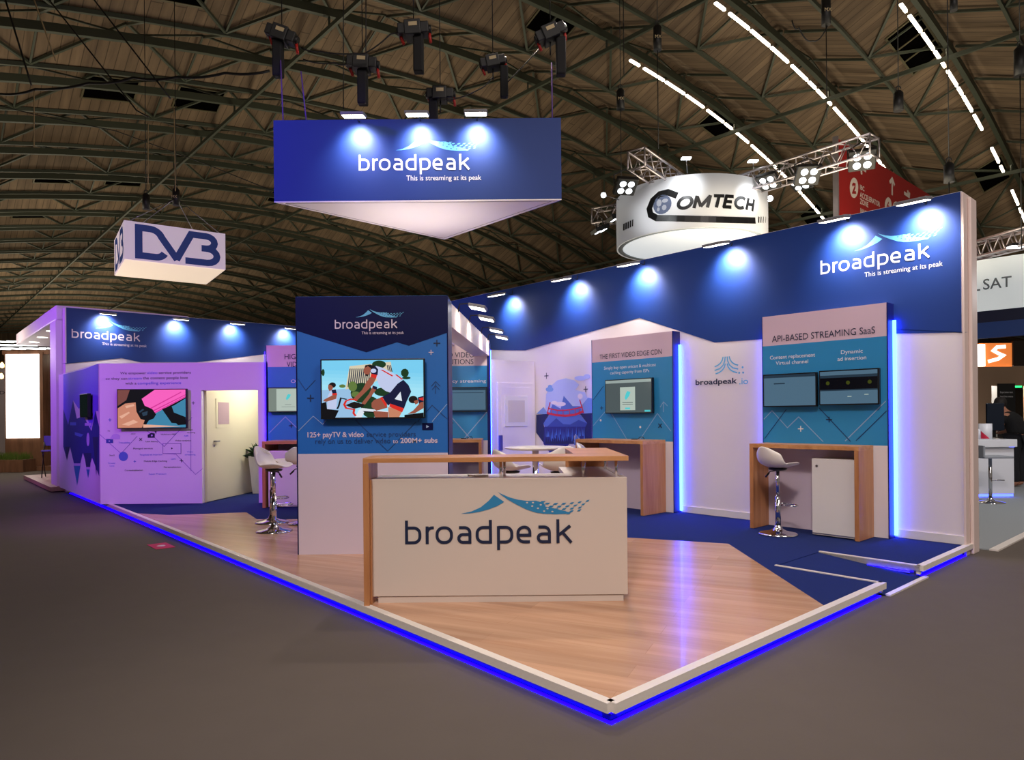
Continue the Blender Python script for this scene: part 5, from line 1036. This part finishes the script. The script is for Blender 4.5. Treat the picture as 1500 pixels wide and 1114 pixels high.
for i in range(6):
    a0_, a1_ = math.radians(200+i*12), math.radians(212+i*12); rr = .1015; f0, f1 = 1-i/6, 1-(i+1)/6; q0_, q1_ = [p+V((math.cos(a)*rr, math.sin(a)*rr, 0)) for a in (a0_, a1_)]; mb.poly([q0_+UP*.01, q1_+UP*.01, q1_+UP*(.01+.13*f1), q0_+UP*(.01+.13*f0)])
mb.build('red_corner', M('holder red', (190, 20, 60), .5), t)
p = V((rx(1439), YR+.2, ctz)); mb = MB(); mb.cyl(p, p+UP*.17, .08, 20); tag(mb.build('paper_cup', gl), 'low white round tub on the glossy counter, beside the leaflet holder', 'tub')
stp = onz(1451, 737, .012)
t = thing('flat_bar_stool', stp, 'bar stool with a thin grey seat in front of the glossy counter', 'bar stool'); mb = MB(); mb.lathe(stp, [(0, 0), (.2, 0), (.19, .015), (.06, .04), (.03, .08)], 24); mb.build('base', chrome, t)
mb = MB(); mb.cyl(stp+UP*.06, stp+UP*.7, .025, 12); mb.build('column', chrome, t); mb = MB(); mb.obox(stp, V((1, 0, 0)), V((0, 1, 0)), UP, (-.2, .25), (-.17, .17), (.7, .735)); mb.obox(stp, V((1, 0, 0)), V((0, 1, 0)), UP, (-.22, -.19), (-.17, .17), (.72, .9)); mb.build('seat', M('grey seat', (150, 156, 166), .3), t, bevel=.01)
mb = MB(); mb.tube([stp+V((.02, 0, .35)), stp+V((.2, -.02, .35)), stp+V((.2, .1, .35))], .01, 6); mb.build('footrest', chrome, t)
# person behind the glossy counter
def person(base, rz):
    t = thing('person', base, 'person in a black t-shirt leaning over behind the glossy counter, seen from the back', 'person')
    J = {'pelvis': (0, 0, .95, .13), 'waist': (.0, .02, 1.08, .125), 'chest': (0, .10, 1.25, .15), 'neckb': (0, .19, 1.40, .065), 'head0': (0, .25, 1.47, .06), 'head': (0, .29, 1.54, .095), 'head2': (0, .32, 1.60, .085),
         'shl': (-.17, .13, 1.36, .062), 'ell': (-.24, .16, 1.12, .045), 'wrl': (-.19, .36, 1.02, .03), 'hal': (-.17, .44, 1.0, .035), 'shr': (.17, .13, 1.36, .062), 'elr': (.25, .14, 1.12, .045), 'wrr': (.2, .34, 1.02, .03), 'har': (.18, .42, 1.0, .035),
         'hpl': (-.09, 0, .9, .1), 'knl': (-.1, .02, .5, .062), 'anl': (-.1, -.02, .08, .045), 'tol': (-.11, .14, .035, .035), 'hpr': (.09, 0, .9, .1), 'knr': (.1, .02, .5, .062), 'anr': (.1, -.02, .08, .045), 'tor': (.11, .14, .035, .035)}
    ed = [('pelvis', 'waist'), ('waist', 'chest'), ('chest', 'neckb'), ('neckb', 'head0'), ('head0', 'head'), ('head', 'head2'), ('chest', 'shl'), ('shl', 'ell'), ('ell', 'wrl'), ('wrl', 'hal'), ('chest', 'shr'), ('shr', 'elr'), ('elr', 'wrr'), ('wrr', 'har'), ('pelvis', 'hpl'), ('hpl', 'knl'), ('knl', 'anl'), ('anl', 'tol'), ('pelvis', 'hpr'), ('hpr', 'knr'), ('knr', 'anr'), ('anr', 'tor')]
    for sd, hn in ((-1, 'hal'), (1, 'har')):
        hx_, hy_, hz_, _ = J[hn]
        for i in range(4): J[hn+'f%d' % i] = (hx_+(i-1.5)*.02, hy_+.045, hz_-.005, .009); J[hn+'g%d' % i] = (hx_+(i-1.5)*.022, hy_+.085-abs(i-1.4)*.008, hz_-.02, .008); ed += [(hn, hn+'f%d' % i), (hn+'f%d' % i, hn+'g%d' % i)]
        J[hn+'t'] = (hx_-sd*.045, hy_+.02, hz_, .009); ed.append((hn, hn+'t'))
    keys = list(J); me = bpy.data.meshes.new('body'); me.from_pydata([J[k][:3] for k in keys], [(keys.index(a), keys.index(b)) for a, b in ed], [])
    o = bpy.data.objects.new('body', me); C.objects.link(o); o.parent = t
    m_ = o.modifiers.new('skin', 'SKIN'); o.modifiers.new('sub', 'SUBSURF').levels = 1; o.modifiers['sub'].render_levels = 2
    for i, k in enumerate(keys): me.skin_vertices[0].data[i].radius = (J[k][3], J[k][3]*.9)
    me.skin_vertices[0].data[0].use_root = True; me.materials.append(M('person skin', (176, 122, 96), .6))
    def shell(name, ks, mat, grow):
        kk = [k for k in keys if k in ks]; me2 = bpy.data.meshes.new(name); me2.from_pydata([J[k][:3] for k in kk], [(kk.index(a), kk.index(b)) for a, b in ed if a in kk and b in kk], [])
        o2 = bpy.data.objects.new(name, me2); C.objects.link(o2); o2.parent = t; o2.modifiers.new('skin', 'SKIN'); s2 = o2.modifiers.new('sub', 'SUBSURF'); s2.levels = 1; s2.render_levels = 2
        for i, k in enumerate(kk): r = J[k][3]+grow; me2.skin_vertices[0].data[i].radius = (r*1.1, r)
        me2.skin_vertices[0].data[0].use_root = True; me2.materials.append(mat)
    ejl = dict(J)
    J['ell'] = J['ell']; shell('t_shirt', ['pelvis', 'waist', 'chest', 'shl', 'shr'], M('black cloth', (12, 12, 14), .9), .03)
    shell('trousers', ['pelvis', 'hpl', 'knl', 'anl', 'hpr', 'knr', 'anr'], M('dark trousers', (20, 20, 26), .9), .018)
    mb = MB()
    for sx in (-1, 1): a_ = V((sx*.185, .135, 1.33)); b_ = V((sx*.225, .15, 1.2)); mb.cyl(base+a_, base+b_, .075, 14, .068)
    mb.build('sleeve', M('black cloth'), t)
    hd = MB(); c_ = base+V((0, .285, 1.575)); hd.lathe(c_, [(0, .125), (.06, .112), (.095, .07), (.108, .01), (.1, -.045), (.07, -.075), (0, -.08)], 18); hd.build('hair', M('dark hair', (24, 18, 16), .7), t)
    fc = MB(); n0 = base+V((0, .39, 1.55)); fc.cyl(n0-V((0, .02, 0)), n0+V((0, .025, -.01)), .014, 8, .008)
    for sx in (-1, 1): fc.cyl(base+V((sx*.035, .375, 1.575)), base+V((sx*.035, .384, 1.575)), .011, 10); fc.lathe(base+V((sx*.108, .29, 1.55)), [(0, -.025), (.012, -.01), (.012, .015), (0, .028)], 8)
    fc.build('face', M('person skin'), t)
    t.rotation_euler = (0, 0, rz); return t
pz = at(1490, 600, 12.8); person(V((pz.x, pz.y, .012)), ro(28)); 
# hall side wall beyond (dark)
mb = MB(); p = CAM+E2*50; mb.obox(V((p.x, p.y, 0)), E1, E2, UP, (-20, 115), (0, .3), (0, Zs(50)+1)); struct(mb.build('wall_hall_right', M('hall wall', (70, 60, 50), .8)), 'dark side wall of the hall')
mb = MB(); p = CAM-E2*12; mb.obox(V((p.x, p.y, 0)), E1, -E2, UP, (10, 115), (0, .3), (0, Zs(-12)+1)); struct(mb.build('wall_hall_left', M('hall wall')), 'dark left side wall of the hall')
# ================================================================ LIGHTS
def area(loc, tgt, size, e, col, name='hall_fill', sy=None):
    ld = bpy.data.lights.new(name, 'AREA'); ld.energy = e; ld.color = col; ld.size = size
    if sy: ld.shape = 'RECTANGLE'; ld.size_y = sy
    o = bpy.data.objects.new(name, ld); C.objects.link(o); o.location = loc; o.rotation_euler = (V(tgt)-V(loc)).to_track_quat('-Z', 'Y').to_euler(); return o
def spot(loc, tgt, e, col, ang, blend=.6, r=.15, name='stage_and_fill_spot'):
    ld = bpy.data.lights.new(name, 'SPOT'); ld.energy = e; ld.color = col; ld.spot_size = math.radians(ang); ld.spot_blend = blend; ld.shadow_soft_size = r
    o = bpy.data.objects.new(name, ld); C.objects.link(o); o.location = loc; o.rotation_euler = (V(tgt)-V(loc)).to_track_quat('-Z', 'Y').to_euler(); return o
def pt(loc, e, col, r=.1, name='room_and_fill_lamp'):
    ld = bpy.data.lights.new(name, 'POINT'); ld.energy = e; ld.color = col; ld.shadow_soft_size = r
    o = bpy.data.objects.new(name, ld); C.objects.link(o); o.location = loc; return o
# unseen up-facing fill lights added behind walls to brighten the roof
for a, b, z, e in ((92, 16, 5, 900), (60, 2, 5, 600), (75, 8, 5, 700), (20, 12, 4.2, 500), (4, 12, 4.2, 300), (34, 20, 4.2, 480), (22, -2, 4.2, 300), (40, 4, 4.2, 480), (60, 14, 4.2, 700), (8, 24, 4.2, 420), (-4, 14, 4.2, 220)):
    p = S(a, b, z); area(p, p+UP, 5, e*1.15, (1, .86, .62), 'roof_fill')
# unseen fill lights added above, behind and beside the camera
area(V((-3, -5, 11)), V((-1, 8, 0)), 5, 520, (1, .88, .82)); spot(V((-2, -5, 11)), V((1.6, 6.6, .3)), 3200, (1, .88, .82), 42, .7, .6, 'hall_fill'); area(V((7, -1, 11)), V((2, 8, 1)), 4, 560, (1, .88, .82))
area(S(7, 2.6, 10.5), S(7, 2.6, 0), 3.0, 500, (1, .88, .78)) if 0 else None
# violet stage spots at left, blue on the banner
spot(V((-7.5, 3.5, 5.2)), WP.pt(-5.2, 1.6), 1700, (.44, .035, 1), 44, .8)
spot(V((-12.5, 9.0, 5.0)), S(15.5, 0, 2.6), 1700, (.42, .10, 1), 52, .8)
spot(V((-6.0, 3.0, 6.0)), V((bx0+.3, HB, bb+.5)), 1300, (.08, .01, 1), 28, .9)
spot(V((-4.0, 1.5, 5.5)), V((tx0-.2, YT, 2.2)), 260, (.2, .06, 1), 22, .9)
spot(V((-8.5, 9.0, 7.5)), nb0+V((1, 1.5, zt_b+.3)), 260, (.6, .35, 1), 32, .8)
spot(V((-11.5, 6.5, 4.5)), S(12, 0, 1.5), 800, (.34, .12, 1), 34, .8)
spot(V((.9, 9.0, 7.0)), V((0, 5.1, .9)), 700, (1, .86, .76), 34, .6, .1)  # unseen warm spot added to brighten the counter worktop
# warm down spots over the stand
spot(S(5, 4.0, 7.5), S(4.2, 3.9, 0), 420, (1, .82, .68), 70, .8); spot(S(2.0, 2.0, 7.5), S(1.6, 2.4, 0), 420, (1, .84, .70), 62, .8); spot(S(9, 2.2, 7.5), S(8, 2.0, 0), 420, (1, .8, .68), 70, .8)
pt(V((-3.9, 11.9, 2.2)), 85, (1, .93, .72), .3); pt(V((-1.3, 8.9, 2.2)), 14, (1, .86, .74), .15, 'hub_lamp')
pt(V((-1.9, 8.7, 2.3)), 8, (1, .86, .74), .15, 'hub_lamp'); spot(V((-1.2, 8.9, 2.8)), V((-1.2, 8.7, 5)), 60, (1, .9, .84), 110, .8); pt(S(17, 1.2, 2.9), 30, (1, .85, .7), .2)  # the spot is added over the hub to brighten the banner underside
# lamps of the drum sign & right stand
for x, y, Y in ((917, 280, 15.2), (1128, 275, 15.8), (1000, 245, 15.4)): p = at(x, y, Y); spot(p, cc+V((0, 0, (cz0+cz1)/2)), 60, (.93, .97, 1), 60, .7)
pt(V((rx(1475), YR-1.6, 3.3)), 120, (.95, .97, 1), .2); pt(V((ox(1470), YO+.3, 2.2)), 60, (1, .9, .8), .2); pt(V((kx(60), YK+1.0, 3.2)), 60, (1, .86, .66), .2); pt(V((kx(45), YK-2.5, 3.2)), 130, (1, .86, .7), .2)  # last light is added to brighten the kiosk planter front
w = bpy.data.worlds.new('hall'); bpy.context.scene.world = w; w.use_nodes = True; w.node_tree.nodes['Background'].inputs[0].default_value = (1, .86, .72, 1); w.node_tree.nodes['Background'].inputs[1].default_value = .16
# ================================================================ CAMERA
cd = bpy.data.cameras.new('camera'); cam = bpy.data.objects.new('camera', cd); C.objects.link(cam)
cd.sensor_width = 36; cd.lens = F/1500*36; cd.shift_y = 50.5/1500; cd.clip_end = 400
cam.matrix_world = Matrix.Translation(CAM) @ Matrix.Rotation(RO, 4, 'Y') @ Matrix.Rotation(math.radians(90), 4, 'X')
sc = bpy.context.scene; sc.camera = cam
sc.view_settings.view_transform = 'Standard'; sc.view_settings.look = 'None'; sc.view_settings.exposure = 0; sc.view_settings.gamma = 1; sc.view_settings.use_curve_mapping = False
